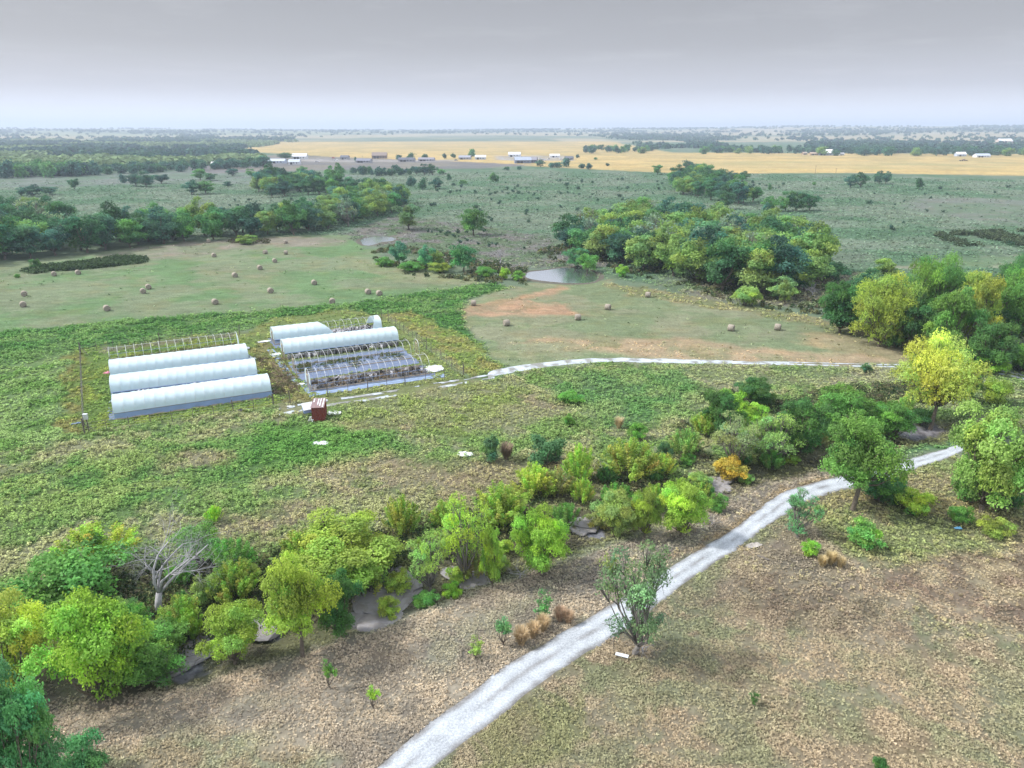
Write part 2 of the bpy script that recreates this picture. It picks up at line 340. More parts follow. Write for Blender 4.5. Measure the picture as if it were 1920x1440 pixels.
M_red = mat('red_cladding', (.20,.045,.035), .75, .35, 7, 0, c2=(.12,.04,.035))
M_rust = mat('rusty_roof', (.26,.20,.22), .7, .2, 5, 0, c2=(.20,.13,.12))
M_white = mat('white_plastic', (.58,.62,.66), .5, .12, 3, .2)
M_blue = mat('blue_plastic', (.15,.40,.62), .5, .1, 3)
M_pink = mat('pink_cloth', (.62,.22,.32), .7, .2, 4)
M_black = mat('black_plastic', (.03,.03,.035), .6, .2, 4)
M_pot = mat('nursery_pot', (1,1,1), .6, .15, 6, objcol=True)
M_wall = mat('building_wall', (1,1,1), .7, .1, .3, objcol=True)
M_roof = mat('sheet_roof', (1,1,1), .5, .1, .3, objcol=True)
M_dark = mat('dark_opening', (.03,.03,.035), .6, 0)
M_glass = mat('window_glass', (.05,.06,.08), .15, 0, spec=.6)
M_hay = None
def hay_mat():
    m = bpy.data.materials.new('hay'); m.use_nodes = True; t = m.node_tree; b = t.nodes['Principled BSDF']; b.inputs['Roughness'].default_value = .95; b.inputs['Specular IOR Level'].default_value = .05
    g = N(t, 'ShaderNodeTexCoord'); no = N(t, 'ShaderNodeTexNoise'); no.inputs['Scale'].default_value = 9; no.inputs['Detail'].default_value = 4
    mp = N(t, 'ShaderNodeMapping'); mp.inputs['Scale'].default_value = (1, 3, 3); L(t, g.outputs['Object'], mp.inputs[0]); L(t, mp.outputs[0], no.inputs[0])
    r = N(t, 'ShaderNodeValToRGB'); r.color_ramp.elements[0].position = .35; r.color_ramp.elements[0].color = (.17,.145,.125,1); r.color_ramp.elements[1].position = .68; r.color_ramp.elements[1].color = (.43,.40,.34,1)
    L(t, no.outputs[0], r.inputs[0]); L(t, r.outputs[0], b.inputs['Base Color'])
    bn = N(t, 'ShaderNodeBump'); bn.inputs['Distance'].default_value = .05; L(t, no.outputs[0], bn.inputs['Height']); L(t, bn.outputs[0], b.inputs['Normal'])
    return m
M_hay = hay_mat()
def ground_mat():
    m = bpy.data.materials.new('pasture_ground'); m.use_nodes = True; t = m.node_tree; b = t.nodes['Principled BSDF']
    b.inputs['Roughness'].default_value = 1; b.inputs['Specular IOR Level'].default_value = .02
    a = N(t, 'ShaderNodeAttribute', attribute_name='tint'); g = N(t, 'ShaderNodeTexCoord')
    cur = a.outputs['Color']; last = None
    for s_, amp, det in ((.02, .13, 6), (.35, .18, 7), (2.6, .24, 4)):
        no = N(t, 'ShaderNodeTexNoise'); no.inputs['Scale'].default_value = s_; no.inputs['Detail'].default_value = det; no.inputs['Roughness'].default_value = .65
        mp = N(t, 'ShaderNodeMapping'); mp.inputs['Rotation'].default_value = (0, 0, .35 * (s_ < 1)); mp.inputs['Scale'].default_value = (.55 if s_ < 1 else 1, 1.5 if s_ < 1 else 1, 1); L(t, g.outputs['Object'], mp.inputs[0]); L(t, mp.outputs[0], no.inputs['Vector'])
        mr = N(t, 'ShaderNodeMapRange'); mr.inputs[1].default_value = .3; mr.inputs[2].default_value = .7; mr.inputs[3].default_value = 1 - amp; mr.inputs[4].default_value = 1 + amp
        L(t, no.outputs[0], mr.inputs[0]); q = N(t, 'ShaderNodeVectorMath', operation='SCALE'); L(t, cur, q.inputs[0]); L(t, mr.outputs[0], q.inputs['Scale']); cur = q.outputs[0]; last = no
    hs = N(t, 'ShaderNodeTexNoise'); hs.inputs['Scale'].default_value = .12; hs.inputs['Detail'].default_value = 5; L(t, g.outputs['Object'], hs.inputs['Vector'])
    q = N(t, 'ShaderNodeMixRGB', blend_type='MULTIPLY'); mr = N(t, 'ShaderNodeMapRange'); mr.inputs[1].default_value = .5; mr.inputs[2].default_value = .66; mr.inputs[4].default_value = .55
    L(t, hs.outputs[0], mr.inputs[0]); L(t, mr.outputs[0], q.inputs[0]); L(t, cur, q.inputs[1]); q.inputs[2].default_value = (1.12, .96, .84, 1); cur = q.outputs[0]
    L(t, cur, b.inputs['Base Color'])
    bn = N(t, 'ShaderNodeBump'); bn.inputs['Strength'].default_value = .6; bn.inputs['Distance'].default_value = .25; L(t, last.outputs[0], bn.inputs['Height']); L(t, bn.outputs[0], b.inputs['Normal'])
    return m
M_ground = ground_mat()
def road_mat():
    m = bpy.data.materials.new('white_gravel'); m.use_nodes = True; t = m.node_tree; b = t.nodes['Principled BSDF']
    b.inputs['Roughness'].default_value = .95; b.inputs['Specular IOR Level'].default_value = .05
    a = N(t, 'ShaderNodeAttribute', attribute_name='tint'); g = N(t, 'ShaderNodeTexCoord'); cur = a.outputs['Color']
    for s_, amp in ((.5, .10), (6, .2), (18, .26)):
        no = N(t, 'ShaderNodeTexNoise'); no.inputs['Scale'].default_value = s_; no.inputs['Detail'].default_value = 4; L(t, g.outputs['Object'], no.inputs['Vector'])
        mr = N(t, 'ShaderNodeMapRange'); mr.inputs[1].default_value = .3; mr.inputs[2].default_value = .7; mr.inputs[3].default_value = 1 - amp; mr.inputs[4].default_value = 1 + amp
        L(t, no.outputs[0], mr.inputs[0]); q = N(t, 'ShaderNodeVectorMath', operation='SCALE'); L(t, cur, q.inputs[0]); L(t, mr.outputs[0], q.inputs['Scale']); cur = q.outputs[0]
    L(t, cur, b.inputs['Base Color'])
    bn = N(t, 'ShaderNodeBump'); bn.inputs['Distance'].default_value = .04; L(t, no.outputs[0], bn.inputs['Height']); L(t, bn.outputs[0], b.inputs['Normal'])
    return m
M_road = road_mat()

# ------------------------------------------------------------------ ground sheet: polar grid, finer where it is near
ang = np.concatenate([np.linspace(-180, -52, 60)[:-1], np.linspace(-52, 52, 680), np.linspace(52, 180, 60)[1:-1]]) * math.pi / 180
rad = [3.0]
while rad[-1] < 16000: rad.append(rad[-1] * (1.012 if rad[-1] > 400 else 1.0075 if rad[-1] > 30 else 1.08))
rad = np.array(rad); A, RR = np.meshgrid(ang, rad); gx, gy = RR * np.sin(A), RR * np.cos(A)
gc, _, _ = ground(gx.ravel(), gy.ravel()); gz = hgt(gx.ravel(), gy.ravel())
na, nr = len(ang), len(rad); idx = np.arange(na * nr).reshape(nr, na)
nxt = np.roll(idx, -1, 1)
q = np.stack([idx[:-1], nxt[:-1], nxt[1:], idx[1:]], -1).reshape(-1, 4)[:, ::-1]
V = np.stack([gx.ravel(), gy.ravel(), gz], 1)
gm = mesh_np('ground', V, q, M_ground, gc, True)
import bmesh
o = link('ground', gm); setp(o, kind='structure')
b_ = bmesh.new(); vs = [b_.verts.new((gx[0, i], gy[0, i], gz[i])) for i in range(na)]; b_.faces.new(vs[::-1]); mm = bpy.data.meshes.new('ground_centre'); b_.to_mesh(mm); b_.free()
mm.materials.append(M_dark); 
# centre disc joins the same sheet
ci = len(V); V2 = np.vstack([V, [[0, 0, gz[0]]]]); tri = np.stack([nxt[0], idx[0], np.full(na, ci), np.full(na, ci)], 1)
bpy.data.meshes.remove(mm)
gm2 = bpy.data.meshes.new('ground'); 
allv = V2.astype(np.float32); loops = np.concatenate([q.ravel(), tri[:, :3].ravel()]).astype(np.int32)
ls = np.concatenate([np.arange(0, q.size, 4), q.size + np.arange(0, 3 * na, 3)]).astype(np.int32); lt = np.concatenate([np.full(len(q), 4), np.full(na, 3)]).astype(np.int32)
gm2.vertices.add(len(allv)); gm2.vertices.foreach_set('co', allv.ravel()); gm2.loops.add(len(loops)); gm2.loops.foreach_set('vertex_index', loops)
gm2.polygons.add(len(ls)); gm2.polygons.foreach_set('loop_start', ls); gm2.polygons.foreach_set('loop_total', lt); gm2.polygons.foreach_set('use_smooth', np.ones(len(ls), bool))
a_ = gm2.color_attributes.new('tint', 'FLOAT_COLOR', 'POINT'); cc = np.ones((len(allv), 4), np.float32); cc[:-1, :3] = gc; cc[-1, :3] = gc[0]; a_.data.foreach_set('color', cc.ravel())
gm2.materials.append(M_ground); gm2.update(calc_edges=True); o.data = gm2; bpy.data.meshes.remove(gm)

# ------------------------------------------------------------------ roads: strips between two edges
def resample(pts, step):
    pts = np.array(pts, float); out = []
    for i in range(len(pts) - 1):
        p0, p1, p2, p3 = pts[max(i - 1, 0)], pts[i], pts[i + 1], pts[min(i + 2, len(pts) - 1)]
        n = max(2, int(np.hypot(*(p2 - p1)) / step))
        for k in range(n):
            t = k / n; out.append(.5 * (2 * p1 + (p2 - p0) * t + (2 * p0 - 5 * p1 + 4 * p2 - p3) * t * t + (3 * p1 - p0 - 3 * p2 + p3) * t ** 3))
    out.append(pts[-1]); return np.array(out)
def ribbon(name, edge_px, step, colf, nseg=14, ragged=.35, z=.03, seed=0, gap=None, split=False):
    Lw = resample([P(*a) for a, b in edge_px], step); Rw = resample([P(*b) for a, b in edge_px], step); n = min(len(Lw), len(Rw))
    iL = np.linspace(0, len(Lw) - 1, n); Lw = np.stack([np.interp(iL, np.arange(len(Lw)), Lw[:, k]) for k in (0, 1)], 1)
    iR = np.linspace(0, len(Rw) - 1, n); Rw = np.stack([np.interp(iR, np.arange(len(Rw)), Rw[:, k]) for k in (0, 1)], 1)
    wd = np.hypot(*(Rw - Lw).T); s = np.arange(n) * step
    e1 = ragged * ((fbm(s, s * 0, 2.2, 4, seed, .7) - .5) * 2) / wd; e2 = ragged * ((fbm(s, s * 0 + 9, 2.2, 4, seed + 5, .7) - .5) * 2) / wd
    T = np.linspace(0, 1, nseg + 1)[None, :]; t = e1[:, None] + T * (1 + e2 - e1)[:, None]
    X = Lw[:, :1] * (1 - t) + Rw[:, :1] * t; Y = Lw[:, 1:] * (1 - t) + Rw[:, 1:] * t
    zz = hgt(X.ravel(), Y.ravel()).reshape(X.shape) + z + .03 * np.sin(np.pi * T)
    zz[:, 0] -= .05; zz[:, -1] -= .05
    c = colf(T + 0 * X, X, Y, np.broadcast_to(s[:, None], X.shape))
    ix = np.arange(X.size).reshape(X.shape); f = np.stack([ix[:-1, :-1], ix[:-1, 1:], ix[1:, 1:], ix[1:, :-1]], -1)
    if gap is not None: f = f[gap(T[:, :-1] + 0 * X[:-1, :-1], X[:-1, :-1], Y[:-1, :-1], s[:-1, None] + 0 * X[:-1, :-1])]
    f = f.reshape(-1, 4)
    me = mesh_np(name, np.stack([X.ravel(), Y.ravel(), zz.ravel()], 1), f, M_road, c.reshape(-1, 3), True)
    return setp(link(name, me), kind='structure')
def road_col(T, X, Y, s):
    base = np.array((.37, .405, .45)); dirt = np.array(col(150,136,124))
    rut = np.exp(-((T - .27) / .11) ** 2) + np.exp(-((T - .73) / .11) ** 2)
    k = .88 + .12 * rut + .45 * (fbm(X, Y, 1.1, 5, 5, .65) - .5)
    edge = sstep(.17, .0, np.minimum(T, 1 - T) + .22 * (fbm(X, Y, .8, 3, 8) - .5))
    mid = .5 * np.exp(-((T - .5) / .07) ** 2) * sstep(.42, .6, fbm(X, Y, 1.6, 3, 9)) + .25 * np.exp(-((T - .12) / .05) ** 2) * sstep(.45, .6, fbm(X, Y, 1.2, 3, 19))
    m = np.clip(edge * .75 + mid, 0, 1)[..., None]
    return base * k[..., None] * (1 - m) + dirt * m
main = [((430,1700),(560,1700)),((705,1440),(812,1440)),((832,1335),(930,1350)),((962,1240),(1045,1262)),((1130,1142),(1185,1172)),((1232,1078),(1290,1090)),((1312,1030),(1378,1032)),((1400,974),(1450,978)),((1462,925),(1520,938)),((1530,903),(1600,915)),((1620,882),(1680,893)),((1700,862),(1740,872)),((1760,845),(1790,855)),((1792,835),(1815,842))]
ribbon('gravel_road', main, .35, road_col, 22, .3, seed=2)
def track_col(T, X, Y, s):
    base = np.array((.38,.43,.49)); dirt = np.array(col(160,146,120)); m = sstep(.45, .62, fbm(X, Y, 1.3, 3, 15))[..., None] * .7
    return base * (1 - m) + dirt * m
tr = [((915,697),(915,709)),((960,687),(962,699)),((1040,677),(1042,686)),((1130,671),(1130,679)),((1220,672),(1220,680)),((1300,674),(1300,682)),((1400,677),(1400,683)),((1480,678),(1480,684))]
ribbon('farm_track', tr, .4, track_col, 8, .5, seed=20)
tr2 = [((1480,678),(1480,684)),((1560,680),(1560,686)),((1640,682),(1640,688)),((1700,683),(1700,690)),((1780,686),(1780,692)),((1840,690),(1840,697)),((1880,695),(1880,703)),((1925,702),(1920,712))]
ruts = lambda T, X, Y, s: (((T < .35) | (T > .62)) & (fbm(X, Y, 3, 3, 25) < .62))
ribbon('farm_track', tr2, .4, track_col, 10, .3, seed=30, gap=ruts)
tr3 = [((520,765),(530,778)),((600,750),(610,763)),((700,737),(706,749)),((800,720),(806,731)),((860,711),(864,721)),((925,699),(928,710))]
ribbon('rutted_track', tr3, .4, track_col, 14, .3, seed=40, gap=lambda T, X, Y, s: (((T < .33) | (T > .66)) & (fbm(X, Y, 2.2, 3, 27) < .56)))

# ------------------------------------------------------------------ ponds
def pond_mat():
    m = bpy.data.materials.new('pond_water'); m.use_nodes = True; t = m.node_tree; b = t.nodes['Principled BSDF']
    b.inputs['Base Color'].default_value = (.10,.12,.12,1); b.inputs['Roughness'].default_value = .1; b.inputs['IOR'].default_value = 1.9; b.inputs['Specular IOR Level'].default_value = .9
    g = N(t, 'ShaderNodeTexCoord'); no = N(t, 'ShaderNodeTexNoise'); no.inputs['Scale'].default_value = 1.5; L(t, g.outputs['Object'], no.inputs[0])
    bn = N(t, 'ShaderNodeBump'); bn.inputs['Strength'].default_value = .08; bn.inputs['Distance'].default_value = .02; L(t, no.outputs[0], bn.inputs['Height']); L(t, bn.outputs[0], b.inputs['Normal']); gl = N(t, 'ShaderNodeBsdfGlossy'); gl.inputs['Roughness'].default_value = .16; gl.inputs['Color'].default_value = (.9,.93,1,1); L(t, bn.outputs[0], gl.inputs['Normal']); ms = N(t, 'ShaderNodeMixShader'); ms.inputs[0].default_value = .6; L(t, b.outputs[0], ms.inputs[1]); L(t, gl.outputs[0], ms.inputs[2]); L(t, ms.outputs[0], t.nodes['Material Output'].inputs[0])
    return m
M_water = pond_mat(); M_mud = mat('pond_mud', col(120,110,92), .95, .2, .8)
POND = [[(983,512),(992,507),(1020,504),(1060,499),(1095,501),(1115,508),(1124,518),(1112,527),(1075,529),(1040,527),(1005,523),(985,518)], [(674,450),(690,445),(715,443),(742,446),(738,452),(715,455),(700,460),(682,461)]]
for k, pp in enumerate(POND):
    w_ = resample([P0(*q) for q in pp + pp[:1]], 1.0)[:-1]; z0 = float(np.mean([hz(x, y) for x, y in w_])) + .12; cx, cy = w_.mean(0)
    b2 = MB(); b2.add([(x, y, z0) for x, y in w_] + [(cx, cy, z0)], [((i + 1) % len(w_), i, len(w_)) for i in range(len(w_))])
    # muddy rim sloping from the bank to under the water
    setp(link('pond_water', b2.mesh('pond_water', M_water)), kind='structure')
    b3 = MB(); n = len(w_); out = [(cx + (x - cx) * 1.0 + (x - cx) / math.hypot(x - cx, y - cy) * (1.6 + random.random()), cy + (y - cy) + (y - cy) / math.hypot(x - cx, y - cy) * (1.6 + random.random())) for x, y in w_]
    ins = [(cx + (x - cx) * .96, cy + (y - cy) * .96) for x, y in w_]
    b3.add([(x, y, hz(x, y) - .05) for x, y in out] + [(x, y, z0 + .12) for x, y in w_] + [(x, y, z0 - .03) for x, y in ins], [(i, (i + 1) % n, n + (i + 1) % n, n + i) for i in range(n)] + [(n + i, n + (i + 1) % n, 2 * n + (i + 1) % n, 2 * n + i) for i in range(n)])
    setp(link('pond_bank', b3.mesh('pond_bank', M_mud, True)), kind='structure')

# ------------------------------------------------------------------ trees
def rdir(n, g): v = g.normal(size=(n, 3)); return v / np.linalg.norm(v, axis=1, keepdims=True)
def leaf_quads(cen, nrm, size, g, asp=1.5):
    n = len(cen); t = rdir(n, g); t = np.cross(nrm, t); t /= np.linalg.norm(t, axis=1, keepdims=True) + 1e-9; b = np.cross(nrm, t)
    s = size[:, None]; t = t * s * asp * .5; b = b * s * .5
    V = np.stack([cen - t, cen - b + nrm * s * .12, cen + t, cen + b + nrm * s * .12], 1).reshape(-1, 3)
    return V, np.arange(n * 4).reshape(n, 4)
def branch(mb, p, d, l, r, depth, g, spread=.7, tips=None, n=5, droop=0):
    pts = [p]; rr = [r]; q = p.copy(); dd = d.copy()
    for i in range(4):
        dd = (dd + Vector(g.normal(size=3) * .24) + Vector((0, 0, .03 - droop))).normalized(); q = q + dd * l / 4; pts.append(q.copy()); rr.append(r * (1 - .17 * (i + 1)))
    mb.tube(pts, rr, n)
    if tips is not None: tips.append(q)
    if depth <= 0: return
    for k in range(4 if depth > 1 else 6):
        i = int(g.integers(1, 5)); a = Vector(g.normal(size=3)); a = (a - dd * a.dot(dd)).normalized()
        branch(mb, pts[i], (dd + a * spread * (.7 + .6 * g.random())).normalized(), l * (.55 + .2 * g.random()), rr[i] * .6, depth - 1, g, spread, tips, max(3, n - 1), droop)
PROTO = {}
def make_tree(key, seed, W_, Hh, base, nl, leaf, nlobes, kind='round', stem=M_bark):
    """crown about W_ wide, top at Hh, bottom at base*Hh; returns (trunk mesh, crown mesh)"""
    g = np.random.default_rng(seed); mb = MB()
    zc = Hh * (base + 1) / 2; cz = Hh * (1 - base) / 2; ax = W_ / 2
    if kind == 'spray':                                    # upright arching stems (willow, sumac)
        cen = []; nr = []; tint = []
        for k in range(nlobes):
            a = g.random() * 6.283; lean = g.random() ** .6 * ax; hh = Hh * (1 - .45 * (lean / ax) ** 2) * (.75 + .3 * g.random())
            p0 = np.array([math.cos(a) * lean * .35, math.sin(a) * lean * .35, 0]); p1 = np.array([math.cos(a) * lean, math.sin(a) * lean, hh])
            m = nl // nlobes; t = .25 + .75 * g.random(m) ** .7; t = t[:, None]
            c = p0 * (1 - t) + p1 * t + np.array([0, 0, 1]) * (t * (1 - t)) * hh * .3 + g.normal(size=(m, 3)) * leaf * (1.5 - t * .7)
            cen.append(c); nn = rdir(m, g) + np.array([math.cos(a), math.sin(a), .5]) * .6; nr.append(nn)
            tint.append(np.tile(np.array([1 + .25 * g.normal() * .6, 1 + .1 * g.normal(), .9]) * (1 + .12 * g.normal()), (m, 1)))
            if k % 3 == 0: mb.tube([tuple(p0), tuple((p0 + p1) / 2 + np.array([0, 0, hh * .07])), tuple(p1 * .92)], [.045 * Hh / 5, .03 * Hh / 5, .008], 4)
        cen = np.vstack(cen); nr = np.vstack(nr); tint = np.vstack(tint)
    else:
        lobes = []
        for k in range(nlobes):
            for _ in range(40):
                d = rdir(1, g)[0]; d[2] = d[2] * .9 + .12; rr_ = (.42 + .58 * g.random()) if k else 0
                c = np.array([d[0] * ax * rr_, d[1] * ax * rr_, zc + d[2] * cz * rr_])
                if kind == 'elm' and c[2] < Hh * base: continue
                r = ax * (.24 + .20 * g.random()) * (1.12 - .3 * rr_) 
                if all(np.linalg.norm(c - l[0]) > .55 * min(r, l[1]) for l in lobes): break
            lobes.append((c, r))
        wts = np.array([l[1] ** 2 for l in lobes]); cnt = (nl * wts / wts.sum()).astype(int); cen = []; nr = []; tint = []
        for (c, r), m in zip(lobes, cnt):
            sp_ = max(2, m // 7); d = rdir(sp_, g); d[:, 2] = np.where(d[:, 2] < -.3, -d[:, 2] * .6, d[:, 2])
            s0 = c + d * (r * (.62 + .42 * g.random(sp_) ** .6))[:, None] * np.array([1, 1, .78])
            s1 = np.repeat(s0, 7, 0)[:m]; dd = np.repeat(d, 7, 0)[:m]; s1 = s1 + g.normal(size=s1.shape) * leaf * .95
            s1[:, 2] -= np.abs(g.normal(size=len(s1))) * leaf * .35
            cen.append(s1); nr.append(dd * .9 + rdir(len(s1), g) * .8 + np.array([0, 0, .35]))
            hue = g.normal() * .09; br = 1 + .13 * g.normal(); y = 1 if g.random() > .14 else 0
            tt = np.array([1 + hue + (.30 if y == 0 else 0), 1 + .04 * g.normal() + (.22 if y == 0 else 0), .92 - hue]) * br
            sb = np.repeat(1 + .12 * g.normal(size=(sp_, 1)), 7, 0)[:m]
            tint.append(np.tile(tt, (len(s1), 1)) * sb)
        cen = np.vstack(cen); nr = np.vstack(nr); tint = np.vstack(tint)
        keep = cen[:, 2] > .05; cen, nr, tint = cen[keep], nr[keep], tint[keep]
        # trunk and limbs running to the lobes
        th = Hh * (base * .9 + .08); tr_ = max(.05, .028 * Hh)
        fork = Vector((g.normal() * .15, g.normal() * .15, th))
        mb.tube([(0, 0, -.3), (0, 0, .02 * Hh), tuple(fork * .6), tuple(fork)], [tr_ * 1.45, tr_ * 1.15, tr_, tr_ * .9], 8)
        for i, (c, r) in enumerate(lobes):
            if kind == 'lod' and i % 4: continue
            c = Vector(c); mid = fork.lerp(c, .5) + Vector((g.normal() * .2, g.normal() * .2, -.06 * (c - fork).length))
            mb.tube([tuple(fork), tuple(fork.lerp(mid, .5) + Vector(g.normal(size=3) * .08)), tuple(mid), tuple(c)], [tr_ * .55, tr_ * .42, tr_ * .3, tr_ * .1], 5)
            if kind in ('elm', 'sparse', 'round'):
                for _ in range(3 if kind != 'sparse' else 6):
                    e = c + Vector(rdir(1, g)[0]) * r * (1.12 if kind != 'sparse' else 1.3); mb.tube([tuple(mid.lerp(c, .6)), tuple(c.lerp(e, .5) + Vector(g.normal(size=3) * .1)), tuple(e)], [tr_ * .18, tr_ * .11, .01], 4)
    nr /= np.linalg.norm(nr, axis=1, keepdims=True) + 1e-9
    sz = leaf * (.7 + .6 * g.random(len(cen))); V, Fq = leaf_quads(cen, nr, sz, g)
    tint = np.clip(tint * (1 + .10 * g.normal(size=(len(tint), 1))), .35, 2.2)
    if seed % 2 == 1: pass
    me = mesh_np('crown', V, Fq, M_leaf, np.repeat(tint, 4, 0))
    tm = mb.mesh('trunk', stem, True)
    PROTO.setdefault(key, []).append((tm, me, W_, Hh))
for s in range(5): make_tree('round', 100 + s, 8, 8, .0, 26000, .15, 38)
for s in range(3): make_tree('big', 110 + s, 14, 11, .0, 50000, .165, 58)
for s in range(2): make_tree('bigelm', 115 + s, 15, 12, .22, 40000, .165, 56, 'elm')
for s in range(3): make_tree('elm', 120 + s, 9, 9, .26, 26000, .15, 36, 'elm')
for s in range(4): make_tree('bush', 140 + s, 5, 3.6, -.12, 8500, .13, 22)
for s in range(4): make_tree('spray', 160 + s, 5.5, 4.6, 0, 6500, .13, 60, 'spray')
for s in range(2): make_tree('ball', 180 + s, 4, 4, -.10, 5200, .16, 16)
for s in range(4): make_tree('sparse', 200 + s, 6, 7.5, .02, 7500, .11, 26, 'sparse', M_twig)
for s in range(3): make_tree('sapling', 220 + s, 1.6, 2.6, .05, 650, .11, 9)
for s in range(7): make_tree('mid', 240 + s, 9, 10, .04, 4600, .35, 26, 'lod')
for s in range(4): make_tree('midsparse', 260 + s, 8, 9, .12, 900, .34, 18, 'sparse', M_twig)
for s in range(5): make_tree('far', 280 + s, 10, 9, .0, 760, 1.15, 11, 'lod')
for s in range(3): make_tree('cedar', 300 + s, 2, 2, -.1, 240, .28, 6, 'lod')
def make_dead(seed, Hh, spread, forks=3):
    g = np.random.default_rng(seed); mb = MB(); r = Hh * .021
    mb.tube([(0, 0, -.3), (0, 0, .1 * Hh), (.02 * Hh, 0, .22 * Hh)], [r * 1.5, r * 1.15, r], 8)
    for k in range(forks):
        a = k * 6.283 / forks + g.random() * .8; d = Vector((math.cos(a) * spread, math.sin(a) * spread, 1)).normalized()
        branch(mb, Vector((.02 * Hh, 0, .2 * Hh)), d, Hh * .5, r * .62, 4 if forks == 4 and spread < .5 else 3, g, .95, None, 6)
    return mb.mesh('dead_tree', M_dead, True)
DEAD = [make_dead(s, 7, sp_, fk) for s, sp_, fk in ((1, .42, 4), (2, .9, 4), (3, .7, 3), (4, 1.3, 5))]

NAMES = {'round': 'broadleaf_tree', 'elm': 'elm_tree', 'bush': 'bush', 'spray': 'willow_shrub', 'ball': 'round_shrub', 'sparse': 'half_bare_tree', 'sapling': 'sapling', 'mid': 'mid_broadleaf_tree', 'midsparse': 'half_bare_tree', 'far': 'distant_tree', 'cedar': 'juniper_shrub'}  # mid trees are broadleaf like the near ones
STEM = {'bush': 'stem', 'spray': 'stem', 'ball': 'stem', 'sapling': 'stem'}
CATS = {'bush': 'bush', 'spray': 'shrub', 'ball': 'shrub', 'sapling': 'sapling', 'cedar': 'shrub'}
TREES = []      # (x, y, radius) for keeping grass and other trees apart
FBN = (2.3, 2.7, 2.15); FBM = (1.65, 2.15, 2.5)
def put_tree(kind, X, Y, Wd, Hd, color, label, group=None, single=False, var=None, rz=None):
    lod_ = kind
    if Wd > 10.5 and kind in ('round', 'elm'): lod_ = 'big' if kind == 'round' else 'bigelm'
    pr = PROTO[lod_]; tm, cm_, w0, h0 = pr[random.randrange(len(pr)) if var is None else var % len(pr)]
    j = .94 + .12 * random.random()
    if kind in ('mid', 'far') and color in (YG, BG): color = (.105, .14, .05)
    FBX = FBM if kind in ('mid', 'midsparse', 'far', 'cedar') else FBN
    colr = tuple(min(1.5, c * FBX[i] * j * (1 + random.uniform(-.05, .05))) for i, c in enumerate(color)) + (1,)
    sc3 = (Wd / w0, Wd / w0, Hd / h0); loc = (X, Y, hz(X, Y) - .02); rz = random.random() * 6.283 if rz is None else rz
    TREES.append((X, Y, Wd / 2))
    if single:
        o = link(NAMES[kind], cm_, None, loc, rz, sc3); o.color = colr; return setp(o, label, CATS.get(kind, 'tree'), group)
    r = thing(NAMES[kind], label, CATS.get(kind, 'tree'), loc, rz, group, sc3)
    t = link(STEM.get(kind, 'trunk'), tm, r); c = link('foliage' if kind in STEM else 'crown', cm_, r); c.color = colr; t.color = (1,1,1,1)
    return r
def fit(box, base=0.08, zf=None):
    """photo box (x0,y0,x1,y1) of a crown -> ground point, width and height in metres"""
    x0, y0, x1, y1 = box; xc, yc = (x0 + x1) / 2, (y0 + y1) / 2; X, Y = P(xc, y1); Wd = Hd = 4
    for _ in range(8):
        Zd = Y * CP + H * SP; dl = math.atan2(H, Y); m = math.hypot(1, 0) * Zd / F / math.cos(0)
        Wd = (x1 - x0) * m; a = Wd / 2; Ha = (y1 - y0) * m * .98 / 2
        c = math.sqrt(max(Ha * Ha - (a * math.sin(dl)) ** 2, (.42 * a) ** 2)) / math.cos(dl)
        Hd = 2 * c / (1 - base); zc = Hd - c; X, Y = P(xc, yc, zc)
    return X, Y, Wd, Hd
